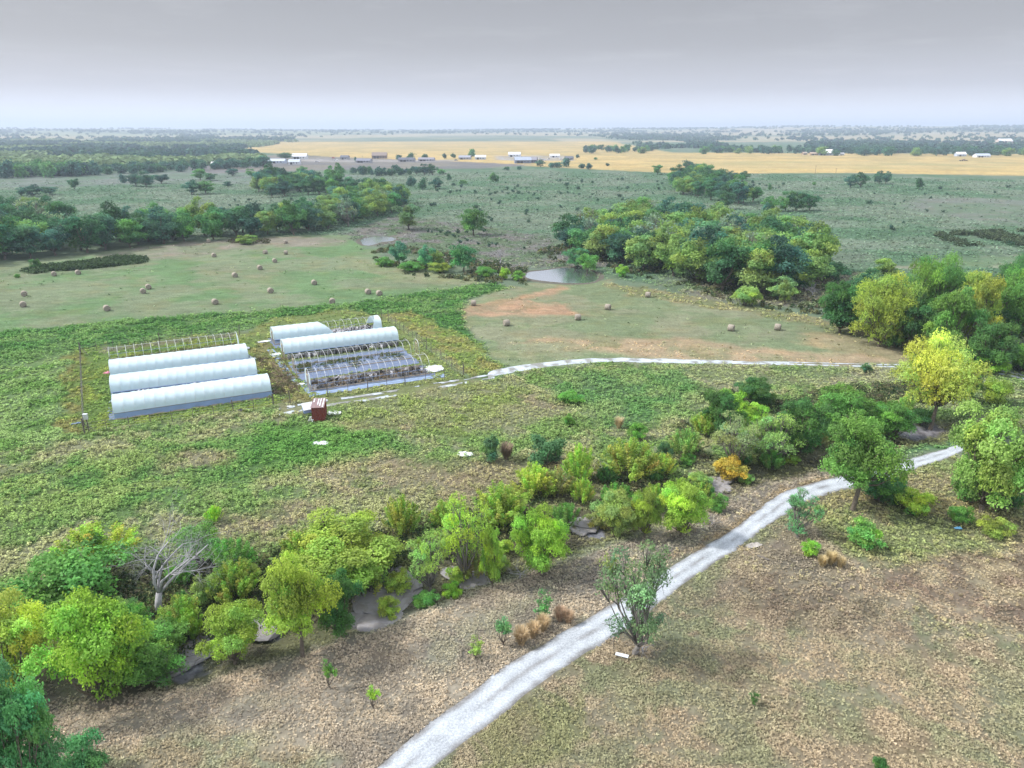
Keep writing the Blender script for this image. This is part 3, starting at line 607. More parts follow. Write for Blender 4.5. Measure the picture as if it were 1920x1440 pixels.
# foliage albedos (linear)
DG = (.040,.085,.035); MG = (.070,.135,.042); BG = (.135,.205,.042); YG = (.165,.205,.05); YE = (.205,.22,.06); OL = (.135,.165,.045); LG = (.145,.19,.075)
BL = (.050,.098,.062); GR = (.125,.14,.09); GO = (.24,.18,.045); DBG = (.035,.072,.048); TE = (.065,.14,.075)
NEAR = [
 ((-70,1255,95,1500),'round',(.055,.125,.065),'dark blue-green tree cut off at the bottom left corner of the photo'),
 ((92,1362,195,1470),'bush',TE,'light green bush at the bottom edge beside the dark corner tree'),
 ((62,1085,265,1310),'round',BG,'large bright green tree with yellow tips, biggest at the lower left'),
 ((-75,1105,85,1290),'round',YE,'pale yellow tree cut off by the left edge'),
 ((0,1010,235,1135),'bush',MG,'broad dark green thicket behind the yellow tipped tree'),
 ((100,985,270,1065),'spray',YG,'yellow-green shrub on the far side of the broad dark thicket'),
 ((318,970,425,1062),'bush',MG,'rounded green bush just right of and behind the bleached dead tree'),
 ((190,1150,350,1285),'round',MG,'low mid green tree between the yellow tipped tree and the creek rocks'),
 ((255,1210,345,1290),'sparse',MG,'thin dark green shrub with twigs at the foot of the low creek tree'),
 ((312,1105,360,1170),'bush',DG,'small dark bush right at the foot of the bleached dead tree'),
 ((365,1110,495,1245),'round',OL,'olive green tree leaning over the pale creek bed at lower left'),
 ((332,1128,378,1195),'round',BG,'small light green tree squeezed left of the olive creek tree'),
 ((395,1040,485,1125),'spray',OL,'olive shrub behind the row, left of the golden-olive tree'),
 ((482,1045,626,1198),'elm',YG,'golden-olive tree with a short dark trunk standing on the brown bank'),
 ((588,1058,682,1185),'round',DG,'dark green tree pressed against the right of the golden-olive tree'),
 ((530,935,765,1105),'round',OL,'very large olive dome, widest crown of the creek row'),
 ((712,925,790,1010),'spray',OL,'loose olive shrub touching the right of the large olive dome'),
 ((770,1005,838,1110),'sparse',LG,'thin pale green tree above the grey creek slabs'),
 ((828,945,912,1090),'sparse',YG,'half bare yellowish tree with grey branches in the middle of the creek row'),
 ((898,968,946,1090),'round',BG,'narrow bright yellow-green tree like a column'),
 ((958,942,1068,1068),'round',BG,'bright green tree right of the narrow column tree'),
 ((875,895,1000,990),'spray',OL,'soft yellow-green shrub mass behind the half bare yellowish tree'),
 ((825,1086,868,1124),'bush',BG,'small bright green bush on the bank below the column tree'),
 ((770,1098,825,1140),'bush',MG,'low green bush beside the grey creek slabs'),
 ((955,862,1052,938),'spray',YG,'upright yellow-olive shrub below the blue-green round shrub'),
 ((983,808,1058,876),'ball',BL,'dark blue-green round shrub, larger of the two in the weedy field'),
 ((893,808,940,870),'ball',BL,'smaller blue-green round shrub next to a brown patch'),
 ((1050,828,1125,912),'spray',YG,'yellow-green whippy shrub right of the large blue-green round shrub'),
 ((1125,815,1245,905),'spray',OL,'wide olive willow mass in the weedy field'),
 ((1224,826,1262,872),'bush',DBG,'small dark shrub at the right end of the willow mass'),
 ((1068,893,1118,946),'spray',YG,'small yellow-green shrub in the gap behind the creek row'),
 ((1110,905,1200,1002),'round',LG,'pale green tree with fine leaves beside the white creek rocks'),
 ((1180,905,1245,1000),'round',OL,'olive tree pressed between the pale green tree and the lemon-green one'),
 ((1232,885,1332,1000),'round',YG,'lemon-green tree near the road, last big one of the creek row'),
 ((1325,920,1365,962),'bush',MG,'small green bush at the foot of the lemon-green tree'),
 ((1338,848,1408,906),'bush',GO,'orange-gold bush beside the dry bank'),
 ((1340,785,1420,880),'sparse',GR,'grey twiggy shrub behind the orange-gold bush'),
 ((1410,775,1505,870),'sparse',LG,'half bare tree with a yellow tuft right of the orange-gold bush'),
 ((1318,715,1400,812),'round',DG,'dark green tree under the lime green crown'),
 ((1350,722,1410,770),'ball',BG,'lime green round crown standing in front of dark trees'),
 ((1292,765,1352,820),'spray',OL,'loose green shrub at the left end of the dark thicket'),
 ((1380,698,1458,760),'round',DG,'dark green tree behind the lime green crown'),
 ((1375,748,1440,800),'bush',BG,'bright green bush below the lime green crown'),
 ((1452,728,1562,848),'round',DG,'big dark green tree in the middle of the right thicket'),
 ((1520,710,1660,822),'round',MG,'wide mid green tree with olive top in the right thicket'),
 ((1630,742,1718,822),'round',MG,'green tree at the right end of the right thicket'),
 ((1540,785,1695,925),'elm',MG,'round-headed tree with a visible trunk standing over the gravel road'),
 ((1600,875,1705,950),'bush',DG,'dark bush under the round-headed roadside tree'),
 ((1683,908,1768,970),'bush',YG,'yellow-green bush right of the round-headed roadside tree'),
 ((1692,630,1842,768),'elm',YE,'big golden yellow tree at the end of the hay field'),
 ((1795,690,1850,755),'bush',MG,'mid green bush right of the golden yellow tree trunk'),
 ((1840,700,1905,760),'bush',OL,'olive bush below the right end of the farm track'),
 ((1700,760,1760,800),'bush',DG,'dark low bush at the foot of the golden yellow tree'),
 ((1782,728,1960,945),'round',LG,'very large pale green tree cut off by the right edge'),
 ((1790,865,1860,948),'bush',MG,'green bush at the left foot of the very large pale tree'),
 ((1850,880,1930,955),'bush',DG,'dark bush at the foot of the very large pale tree by the right edge'),
 ((1468,928,1534,1008),'sparse',TE,'blue-green young tree leaning over the edge of the gravel road'),
 ((1498,1005,1540,1042),'bush',BG,'small bright bush below the leaning blue-green tree'),
 ((1588,962,1662,1030),'ball',(.085,.17,.06),'fresh green round shrub on the dry slope'),
 ((1780,940,1830,985),'bush',MG,'small dark weed bush above the blue scrap'),
 ((1830,960,1900,1010),'bush',OL,'low olive bush right of the blue scrap'),
 ((1132,1040,1262,1225),'sparse',(.085,.12,.075),'lone wispy half bare tree standing right beside the gravel road'),
 ((1003,1110,1037,1165),'sapling',TE,'wispy sapling between the creek and the road, upper of two'),
 ((924,1152,962,1210),'sapling',TE,'wispy sapling left of the golden roadside tufts'),
 ((880,1195,908,1235),'sapling',LG,'pale sapling on the brown bank'),
 ((604,1235,630,1290),'sapling',MG,'thin dark sapling on the brown bank below the dark green tree'),
 ((686,1282,712,1328),'sapling',BG,'light green sapling alone in the pinkish grass'),
 ((1403,1298,1422,1325),'sapling',DG,'tiny dark seedling in the dry field'),
 ((1632,1412,1668,1450),'bush',DG,'small dark bush at the bottom edge in the dry field'),
 ((382,945,420,982),'spray',(.16,.25,.035),'small neon green shrub alone in the weedy field'),
 ((1045,728,1100,760),'bush',(.08,.18,.05),'vivid green low bush in the far weedy field'),
 ((1056,775,1082,802),'bush',MG,'small green bush above the blue-green round shrubs'),
 ((1170,790,1215,825),'bush',MG,'small green bush behind the wide willow mass'),
 ((1615,680,1640,700),'bush',BL,'tiny dark shrub beside the farm track'),
 ((1300,885,1340,915),'bush',LG,'small grey-green bush left of the orange-gold bush'),
 # right edge wood
 ((1545,525,1620,615),'round',DG,'dark green tree at the left end of the right hand wood'),
 ((1602,526,1716,640),'round',OL,'round olive-yellow tree in front of the right hand wood'),
 ((1700,484,1795,610),'round',MG,'tallest green tree of the right hand wood'),
 ((1690,560,1760,650),'round',DG,'dark tree in the notch right of the round olive-yellow tree'),
 ((1745,545,1830,665),'round',MG,'mid green tree below the tallest one'),
 ((1800,520,1880,650),'round',OL,'olive tree in the right hand wood'),
 ((1850,515,1960,640),'round',MG,'green tree cut by the right edge in the right hand wood'),
 ((1780,505,1850,580),'round',YG,'yellowish crown at the back of the right hand wood'),
 ((1880,485,1960,560),'round',DG,'dark green tree at the back of the wood by the right edge'),
 ((1820,600,1900,690),'round',DG,'dark low tree in front of the right hand wood'),
 ((1640,600,1700,650),'bush',MG,'green bush at the edge of the hay field below the wood'),
 ((1830,655,1900,702),'bush',BG,'fresh green bush above the farm track'),
 ((1740,640,1830,700),'bush',MG,'green bush behind the golden yellow tree'),
 ((1885,640,1960,700),'bush',MG,'green bush by the right edge above the farm track'),
 # middle ground singles
 ((860,382,914,436),'mid',MG,'lone tall tree with two crowns in the pasture left of the pond wood'),
 ((738,376,792,426),'mid',(.10,.12,.055),'grey-green tree between the small pond and the far pasture'),
 ((728,452,768,492),'mid',TE,'light green tree left in the thicket beside the small pond'),
 ((783,460,818,502),'mid',TE,'green tree in the middle of the thicket beside the small pond'),
 ((803,465,835,500),'mid',OL,'yellowish tree in the thicket beside the small pond'),
 ((842,450,895,505),'mid',(.05,.13,.05),'pointed green tree at the right end of the thicket by the small pond'),
 ((700,478,740,500),'bush',MG,'low green bush at the left end of the thicket by the small pond'),
 ((745,485,800,508),'bush',MG,'low dark bush under the thicket by the small pond'),
 ((800,488,850,512),'bush',OL,'low olive bush in front of the thicket by the small pond'),
 ((890,495,935,520),'bush',MG,'low green bush between the thicket and the larger pond'),
 ((935,498,960,524),'bush',BG,'round green bush left of the larger pond'),
 ((955,506,985,526),'bush',MG,'dark green bush touching the left shore of the larger pond'),
 ((1058,460,1102,499),'mid',(.075,.15,.06),'light green tree on the far shore of the larger pond'),
 ((1080,468,1122,510),'mid',(.12,.20,.045),'bright green tree on the right shore of the larger pond'),
 ((1155,495,1185,520),'bush',(.10,.19,.04),'bright small bush right of the larger pond'),
 ((1370,530,1430,575),'bush',LG,'pale green bush at the hay field edge'),
 ((1460,525,1490,568),'mid',OL,'small olive tree left of the white dead tree'),
 ((55,482,78,506),'bush',DG,'small dark bush at the left end of the weed island'),
 ((438,440,482,456),'bush',(.10,.14,.05),'olive bush on the dirt mound in the hay field'),
 ((26,511,38,521),'bush',MG,'tiny bush near the left edge of the hay field'),
]
for bx_, kd, cl_, lb in NEAR:
    kb = {'elm': .26, 'round': .10, 'sparse': .03, 'mid': .08}.get(kd, 0)
    X, Y, Wd, Hd = fit(bx_, kb); kw, kh = {'spray': (1.0, 1.0), 'sparse': (1.08, 1.12), 'elm': (.94, .98), 'sapling': (1, 1), 'mid': (.92, .94), 'ball': (.88, .9)}.get(kd, (.86, .9)); kw, kh = (1.02, 1.04) if bx_[0] > 1540 and bx_[3] < 705 and kd == 'round' else (kw, kh); put_tree(kd, X, Y, Wd * kw, Hd * kh, cl_, lb)
def put_dead(v, px, hpx, label, wmul=1, rz=0):
    X, Y = P(*px); Zd = Y * CP + H * SP; h = hpx * Zd / F / math.cos(math.atan2(H, Y)) / 8.0
    TREES.append((X, Y, 1))
    o = link('dead_tree', DEAD[v], None, (X, Y, hz(X, Y)), rz, (h * wmul, h * wmul, h)); return setp(o, label, 'dead tree')
put_dead(0, (300,1150), 185, 'large bleached dead tree with grey branches in the lower left row', 1.25, .4)
put_dead(3, (975,1085), 42, 'grey fallen dead branches at the foot of the bright green creek tree', 1.2, 1)
put_dead(2, (938,497), 46, 'bare grey dead tree near the larger pond', 1.1, 0)
put_dead(1, (1523,556), 46, 'whitish dead tree at the edge of the pond wood', 1, 2)
put_dead(3, (1335,985), 30, 'bare grey twigs leaning beside the lemon-green tree', 1.2, 3)
put_dead(3, (180,1290), 60, 'bare grey branches hanging under the yellow tipped tree', 1, 2)
put_dead(3, (1205,1222), 34, 'dead grey twigs heaped under the lone roadside tree', 1.6, 2)
put_dead(1, (1465,850), 50, 'bare grey tangle behind the orange-gold bush', 1.2, 2)

# belts of trees: polygon (photo pixels of trunk bases), spacing in metres
ORD = ['first','second','third','fourth','fifth','sixth','seventh','eighth','ninth','tenth','eleventh','twelfth','thirteenth','fourteenth','fifteenth','sixteenth','seventeenth','eighteenth','nineteenth','twentieth']
def ordn(i): return ORD[i] if i < 20 else '%d%s' % (i + 1, {1:'st',2:'nd',3:'rd'}.get((i + 1) % 10 if (i + 1) % 100 not in (11,12,13) else 0, 'th'))
CNAME = {DG:'dark green', MG:'mid green', BG:'bright green', YG:'yellow-green', OL:'olive', LG:'pale green', BL:'blue-green', GR:'grey half bare', DBG:'dark blue-green', TE:'cool green'}
def belt(pts, sp_, wr, ar, cols, where, group, kind='mid', seed=0, limit=400, single=False, sparse=0):
    poly = W(pts); g = np.random.default_rng(seed); lo, hi = poly.min(0), poly.max(0); got = []
    for _ in range(limit * 30):
        p = lo + g.random(2) * (hi - lo)
        if not inpoly(np.array([p[0]]), np.array([p[1]]), poly)[0]: continue
        if any((p[0] - a) ** 2 + (p[1] - b) ** 2 < sp_ * sp_ for a, b in got): continue
        got.append(tuple(p))
        if len(got) >= limit: break
    got.sort(key=lambda p: p[0] / p[1])
    for i, (x, y) in enumerate(got):
        c = cols[int(g.integers(len(cols)))]; wd = wr[0] + (wr[1] - wr[0]) * g.random(); hh = wd * (ar[0] + (ar[1] - ar[0]) * g.random())
        k = kind
        if g.random() < sparse: k = 'midsparse'; c = GR
        put_tree(k, x, y, wd, hh, c, '%s %s, %s from the left %s' % (CNAME.get(c, 'green'), {'spray': 'shrub', 'bush': 'bush'}.get(kind, 'tree'), ordn(i), where), group, single=single)
    return len(got)
cnt = []
DK = [DG, DBG, DG, MG, OL, BL]
cnt.append(belt([(1062,470),(1085,445),(1170,425),(1270,425),(1340,440),(1480,470),(1530,520),(1500,560),(1400,556),(1320,540),(1230,515),(1150,498),(1100,488)], 6.9, (9.5,13.5), (.85,1.1), [MG,OL,DG,OL,MG,DBG,BL,YG,OL], 'in the wood behind the larger pond', 'trees of the pond wood', seed=1, limit=170, sparse=.14))
cnt.append(belt([(-60,500),(0,492),(120,480),(260,462),(400,450),(555,441),(555,428),(400,436),(260,444),(120,455),(-60,466)], 7.2, (9,12.5), (.95,1.25), [DG,DBG,MG,DG,BL,MG,OL], 'in the belt above the left hay field', 'trees of the left field belt', seed=2, limit=90, sparse=.04))
cnt.append(belt([(-60,440),(140,432),(145,420),(90,412),(-60,415)], 8, (9,12), (.9,1.1), DK + [OL], 'in the second belt at the left edge', 'trees of the left second belt', seed=3, limit=24, sparse=.12))
cnt.append(belt([(575,436),(640,430),(690,412),(745,398),(765,382),(700,376),(640,390),(570,415)], 7.8, (9,12), (.9,1.15), DK + [YG, OL], 'in the middle clump behind the small pond', 'trees of the small pond clump', seed=4, limit=55, sparse=.06))
cnt.append(belt([(485,360),(520,368),(600,366),(650,372),(740,395),(760,382),(690,368),(640,355),(560,342),(490,340)], 9, (10,13), (.85,1.1), DK, 'in the clump beyond the middle pasture', 'trees of the upper middle clump', seed=5, limit=40))
cnt.append(belt([(1262,362),(1330,378),(1410,392),(1415,378),(1360,360),(1345,345),(1300,332),(1262,345)], 9, (10,13), (.85,1.1), DK, 'in the clump right of the middle pasture', 'trees of the right pasture clump', seed=6, limit=40))
cnt.append(belt([(1545,622),(1700,655),(1960,690),(1960,610),(1800,590),(1640,585)], 9, (8,11), (.8,1.0), [DG,MG,DG], 'low inside the right wood', 'low trees of the right hand wood', 'mid', seed=7, limit=26))
cnt.append(belt([(240,452),(330,425),(420,412),(420,425),(300,450)], 12, (6,9), (.8,1.0), DK, 'standing just behind the left field belt', 'trees behind the left field belt', seed=8, limit=8, sparse=.3))
cnt.append(belt([(1380,565),(1600,560),(1700,520),(1600,520),(1500,545)], 11, (5,8), (.7,.9), [MG,OL,DG,LG], 'scattered between the two right woods', 'scattered trees right of the pond wood', seed=9, limit=16, sparse=.3))
for kd_, sp_, wr_, n_, sd_, gname in (('spray', 3.9, (3.0,4.8), 36, 21, 'shrub'), ('bush', 3.4, (1.6,3.0), 36, 22, 'bush')):
    belt([(40,1250),(340,1200),(520,1150),(560,1100),(680,1170),(780,1110),(860,1085),(1000,1040),(1130,985),(1330,930),(1460,870),(1700,800),(1700,760),(1480,800),(1300,840),(1150,900),(1000,930),(800,960),(500,1040),(350,1090),(60,1150)], sp_, wr_, (.7,.95), [OL,MG,YG,OL,LG,DG,(.14,.13,.06)], 'among low ones of the creek row', gname + 's filling the creek row', kd_, sd_, n_)
# far isolated trees (pixel boxes)
FAR = [(30,352,48,366),(44,347,76,367),(76,348,107,364),(130,333,146,355),(222,328,236,342),(238,323,268,348),(258,322,287,349),(288,325,314,343),(362,317,386,336),(380,324,405,338),(342,339,372,363),(368,337,400,362),(425,315,446,329),(462,317,480,332),(418,340,436,350),
 (477,320,505,358),(495,310,523,345),(495,345,523,369),(520,318,548,352),(545,332,577,357),(580,333,613,363),(612,348,650,375),(557,313,577,328),(610,312,630,338),(626,308,645,338),(522,285,547,298),(478,292,507,312),
 (762,333,776,348),(770,334,780,347),(785,336,800,354),(804,335,828,353),(838,327,847,338),(917,327,928,341),(924,326,935,341),(862,339,874,346),(703,317,716,329),(714,315,730,329),(728,316,740,329),(771,310,790,327),(786,308,806,327),(800,309,822,327),(820,318,835,326),
 (830,288,838,297),(846,288,855,296),(877,281,891,293),(742,291,752,300),(763,288,778,298),(791,289,801,297),(945,313,955,319),(970,312,978,318),(1028,306,1040,314),(1040,305,1053,314),(1053,298,1068,312),(1005,300,1022,312),(1085,307,1096,315),(1099,307,1110,317),(1224,308,1243,326),(1136,306,1142,311),(1114,295,1120,299),(1080,290,1086,296),
 (1584,329,1606,350),(1603,325,1628,349),(1641,322,1660,344),(1654,323,1671,343),(1717,338,1732,354),(1524,341,1530,347),(1280,298,1300,326),(1290,305,1320,332),(1312,304,1340,335),(1335,315,1362,337),(1362,322,1384,338),(1380,322,1404,338),
 (1430,370,1460,395),(1460,360,1490,394),(1480,358,1510,395),(1505,362,1534,393),(1430,382,1445,400),(1350,355,1380,390),(1440,345,1447,356),(1420,352,1427,358),(664,296,670,303),(560,330,568,338)]
FAR.sort(key=lambda b: b[0])
for i, b_ in enumerate(FAR):
    X, Y, Wd, Hd = fit(b_, .05); big = (b_[2] - b_[0]) > 15
    c = random.choice([DG, DBG, MG, BL]); cn_ = CNAME[c]
    place = 'on the gold grass' if b_[3] < 320 else 'in the far pasture'
    put_tree('mid' if big else 'far', X, Y, Wd * 1.05, Hd, c, '%s %s tree alone %s, %s lone one from the left' % ('larger' if big else 'small', cn_, place, ordn(i)), 'lone trees far off', single=not big)
# far rows as individuals
FW = [DG, MG, DBG, OL, DG, DBG]
cnt.append(belt([(1316,289),(1520,289),(1520,283),(1316,283)], 20, (12,16), (.7,.95), FW, 'in the row behind gold grass', 'trees of the far right row', 'far', 10, 34, True))
cnt.append(belt([(1100,288),(1228,288),(1228,282),(1100,281)], 20, (12,16), (.7,.9), FW, 'in the far centre row above gold grass', 'trees of the far centre right row', 'far', 11, 22, True))
cnt.append(belt([(160,330),(340,322),(500,313),(505,308),(340,315),(160,324)], 13, (9,13), (.6,.9), [DBG,DG,DBG], 'in the line before the left forest', 'trees along the left forest edge', 'far', 12, 55, True))
cnt.append(belt([(-30,335),(140,332),(160,326),(-30,328)], 12, (11,14), (.8,1.0), [DG,DBG,MG], 'in front of the left forest', 'front trees of the left forest', 'far', 13, 24, True))
cnt.append(belt([(660,328),(770,329),(770,325),(660,325)], 9, (4,7), (.9,1.2), [DBG,DG], 'in the low far cedar row', 'cedars of the far row', 'far', 14, 20, True))
cnt.append(belt([(1530,292),(1925,294),(1925,288),(1530,287)], 19, (12,17), (.7,.9), FW, 'in front of the far right forest', 'front trees of the far right forest', 'far', 15, 44, True))
# little junipers dotted over the middle pasture
def dots(pts, n, seed, wr, where, label):
    poly = W(pts); g = np.random.default_rng(seed); lo, hi = poly.min(0), poly.max(0); k = 0; ps = []
    while k < n:
        p = lo + g.random(2) * (hi - lo)
        if inpoly(np.array([p[0]]), np.array([p[1]]), poly)[0] and fbm(p[0], p[1], 22, 2, seed) > .47:
            ps.append(p); k += 1
    for p in ps:
        w_ = wr[0] + (wr[1] - wr[0]) * g.random() ** 2
        put_tree('cedar', p[0], p[1], w_, w_ * .85, (.028,.05,.03), label, where, single=True)
dots([(800,345),(1270,330),(1250,380),(1040,420),(820,425),(780,380)], 130, 5, (1.0,3.0), 'junipers in the middle pasture', 'small dark juniper dotted in the middle pasture, left of the pond wood')
dots([(440,375),(600,375),(560,400),(420,400)], 36, 6, (.9,2.2), 'junipers in the left pasture', 'small dark juniper dotted in the pasture behind the left field belt')
dots([(1360,342),(1480,345),(1470,358),(1360,358)], 14, 7, (1.5,3.5), 'junipers right of the middle clump', 'small dark juniper dotted right of the upper right clump')
dots([(1540,370),(1900,345),(1930,460),(1560,480)], 16, 8, (1.4,3.4), 'junipers in the right pasture', 'small dark juniper dotted in the right hand pasture')
dots([(640,430),(780,440),(900,470),(1000,470),(1010,440),(880,430)], 26, 9, (.8,2.0), 'junipers near the small pond', 'small dark juniper dotted in the brown grass by the ponds')

# distant woods: one mass of small crowns (stuff)
def distant_woods():
    g = np.random.default_rng(50); n = 60000
    D = 640 * (14 ** g.random(n)); a = (g.random(n) - .5) * 2 * R(47); x, y = D * np.sin(a), D * np.cos(a)
    left = W([(-900,334),(-100,334),(140,330),(250,318),(490,305),(500,296),(430,282),(560,268),(-900,268)]); rightw = W([(1513,287),(2700,289),(2700,268),(1513,270)])
    inl = inpoly(x, y, left) | inpoly(x, y, rightw)
    gold = inpoly(x, y, W([(430,284),(560,263),(800,258),(1120,261),(1250,286),(2500,293),(2600,332),(500,320)]))
    n2 = fbm(x, y, 800, 3, 31); n3 = fbm(x, y, 150, 3, 93); rows = np.abs(fbm(x, y * .35, 420, 3, 97) - .5) < .017
    keep = (inl & (n3 > .36)) | (~inl & ~gold & (D > 1350) & (((n2 > .575) & (g.random(n) < .5)) | rows | ((D > 3000) & (g.random(n) < .035))))
    glade = inl & (np.abs(fbm(x, y * .25, 260, 3, 99) - .62) < .03); keep &= ~glade
    x, y, D, inl = x[keep], y[keep], D[keep], inl[keep]
    print('distant crowns', len(x))
    k = 12; s = 5.0 + 3.5 * g.random(len(x)) + D / 1500; zt = hgt(x, y)
    d = rdir(len(x) * k, g); d[:, 2] = np.abs(d[:, 2]); S = np.repeat(s, k)
    cen = np.stack([np.repeat(x, k), np.repeat(y, k), np.repeat(zt, k)], 1) + d * (S * (.6 + .4 * g.random(len(S))))[:, None] * np.array([1, 1, .85]) + np.array([0, 0, 1]) * (S * .30)[:, None]
    nr = d + rdir(len(d), g) * .45; nr /= np.linalg.norm(nr, axis=1, keepdims=True)
    V, Fq = leaf_quads(cen, nr, S * .85, g, 1.2)
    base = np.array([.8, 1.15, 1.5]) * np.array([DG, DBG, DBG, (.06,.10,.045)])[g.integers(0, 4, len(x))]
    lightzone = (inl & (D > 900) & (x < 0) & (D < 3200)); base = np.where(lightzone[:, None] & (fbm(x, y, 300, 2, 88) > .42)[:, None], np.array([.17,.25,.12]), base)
    t = np.repeat(base, k, 0) * (1 + .15 * g.normal(size=(len(d), 1)))
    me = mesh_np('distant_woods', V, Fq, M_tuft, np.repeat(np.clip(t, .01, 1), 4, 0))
    setp(link('distant_woods', me), 'far-off woods and hedgerows that cover the land up to the horizon', 'woods', kind='stuff')
distant_woods()
print('belts', cnt, sum(cnt))

# ------------------------------------------------------------------ ground cover: weeds and grass (stuff)
TA = np.array(TREES)
def scatter(name, label, cat, n, Dmin, Dmax, seed, which, leaf, k, hgt_, dmul=1.0, colmul=(1,1,1), amax=43, expo=1.0):
    g = np.random.default_rng(seed); u = g.random(n); D = Dmin * (Dmax / Dmin) ** (u ** expo); a = (g.random(n) - .5) * 2 * R(amax)
    x, y = D * np.sin(a), D * np.cos(a); c, wd, gr_ = ground(x, y); dens = (wd if which == 'weed' else gr_)
    cl = sstep(.30, .60, fbm(x, y, 2.4 if which == 'weed' else 1.5, 3, seed)); keep = g.random(n) < dens * (.25 + .75 * cl) * dmul
    for nm in KEEPOUT: keep &= ~inpoly(x, y, nm)
    x, y, c, D = x[keep], y[keep], c[keep], D[keep]; m = len(x); zt = hgt(x, y); sc_ = (D / 90) ** .55
    kk = k; X, Y, Zt, S = (np.repeat(q, kk) for q in (x, y, zt, sc_))
    ls = leaf * S * (.6 + .8 * g.random(m * kk)); sprd = leaf * 1.5 * S
    th = g.random(m * kk) * 6.283; rr_ = np.sqrt(g.random(m * kk)) * sprd
    clh = np.repeat(.5 + 1.0 * sstep(.35, .65, fbm(x, y, 3.2, 3, seed + 3)), kk)
    hh = hgt_ * S ** .5 * g.random(m * kk) * clh
    cen = np.stack([X + rr_ * np.cos(th), Y + rr_ * np.sin(th), Zt + .03 + hh], 1)
    if which == 'weed': nr = rdir(m * kk, g) * .7 + np.array([0, 0, 1.1]); asp = 1.5
    else: nr = rdir(m * kk, g) * .8 + np.array([0, 0, .8]); asp = 3.0
    nr /= np.linalg.norm(nr, axis=1, keepdims=True); V, Fq = leaf_quads(cen, nr, ls, g, asp)
    t = np.repeat(c, kk, 0) * np.array(colmul) * (1 + .16 * g.normal(size=(m * kk, 1))) * np.repeat(1 + .13 * g.normal(size=(m, 1)), kk, 0)
    me = mesh_np(name, V, Fq, M_tuft, np.repeat(np.clip(t, .01, 1), 4, 0))
    print(name, m * kk); setp(link(name, me), label, cat, kind='stuff')
KEEPOUT = []
def keep_ribbon(edge): KEEPOUT.append(np.array([P(*a) for a, b in edge] + [P(*b) for a, b in edge[::-1]]))
keep_ribbon(main); keep_ribbon(tr); keep_ribbon(tr3)
for pp in POND: KEEPOUT.append(W(pp))

# ------------------------------------------------------------------ nursery: hoop greenhouses
HW, HH, SW = 2.5, 3.0, 1.0        # half width, ridge height, side wall height
def prof(t):
    """t in 0..1 over the arch between the two hip rails; returns (across, z)"""
    a = math.pi * t; ca, sa = math.cos(a), math.sin(a)
    return -HW * math.copysign(abs(ca) ** .85, ca), SW + (HH - SW) * sa ** .8
def full(n=14): return [(-HW, 0)] + [prof(i / n) for i in range(n + 1)] + [(HW, 0)]
SPEC = [  # ridge ends in pixels, covered spans, closed curtain, left end, right end
 ((209.7,741.6),(501.7,702),[(0,1)],True,'film','film','front left greenhouse with white film and closed blue-white side curtain'),
 ((206,705),(477,673),[(0,1)],False,'film','film','second greenhouse from the front in the left yard, white film over rolled-up sides'),
 ((204,676),(460,645),[(0,1)],False,'film','film','third greenhouse from the front in the left yard, film above a dark blue open side'),
 ((202.5,652),(442,623),[],False,'frame','film','rear left greenhouse stripped to bare hoops with one torn end wall'),
 ((509,614),(709,592),[(0,.42),(.93,1)],False,'door','none','rear right greenhouse with film torn off its middle hoops'),
 ((528,637),(740,613),[(0,1)],False,'door','none','fully covered greenhouse of the right yard with white film'),
 ((549,664),(762,637),[],False,'doorframe','none','bare hoop frame over blue cloth and green weeds in the right yard'),
 ((575.5,692),(796,663),[],False,'door','none','front right bare hoop greenhouse over brown dead plants'),
]
HOUSES = []
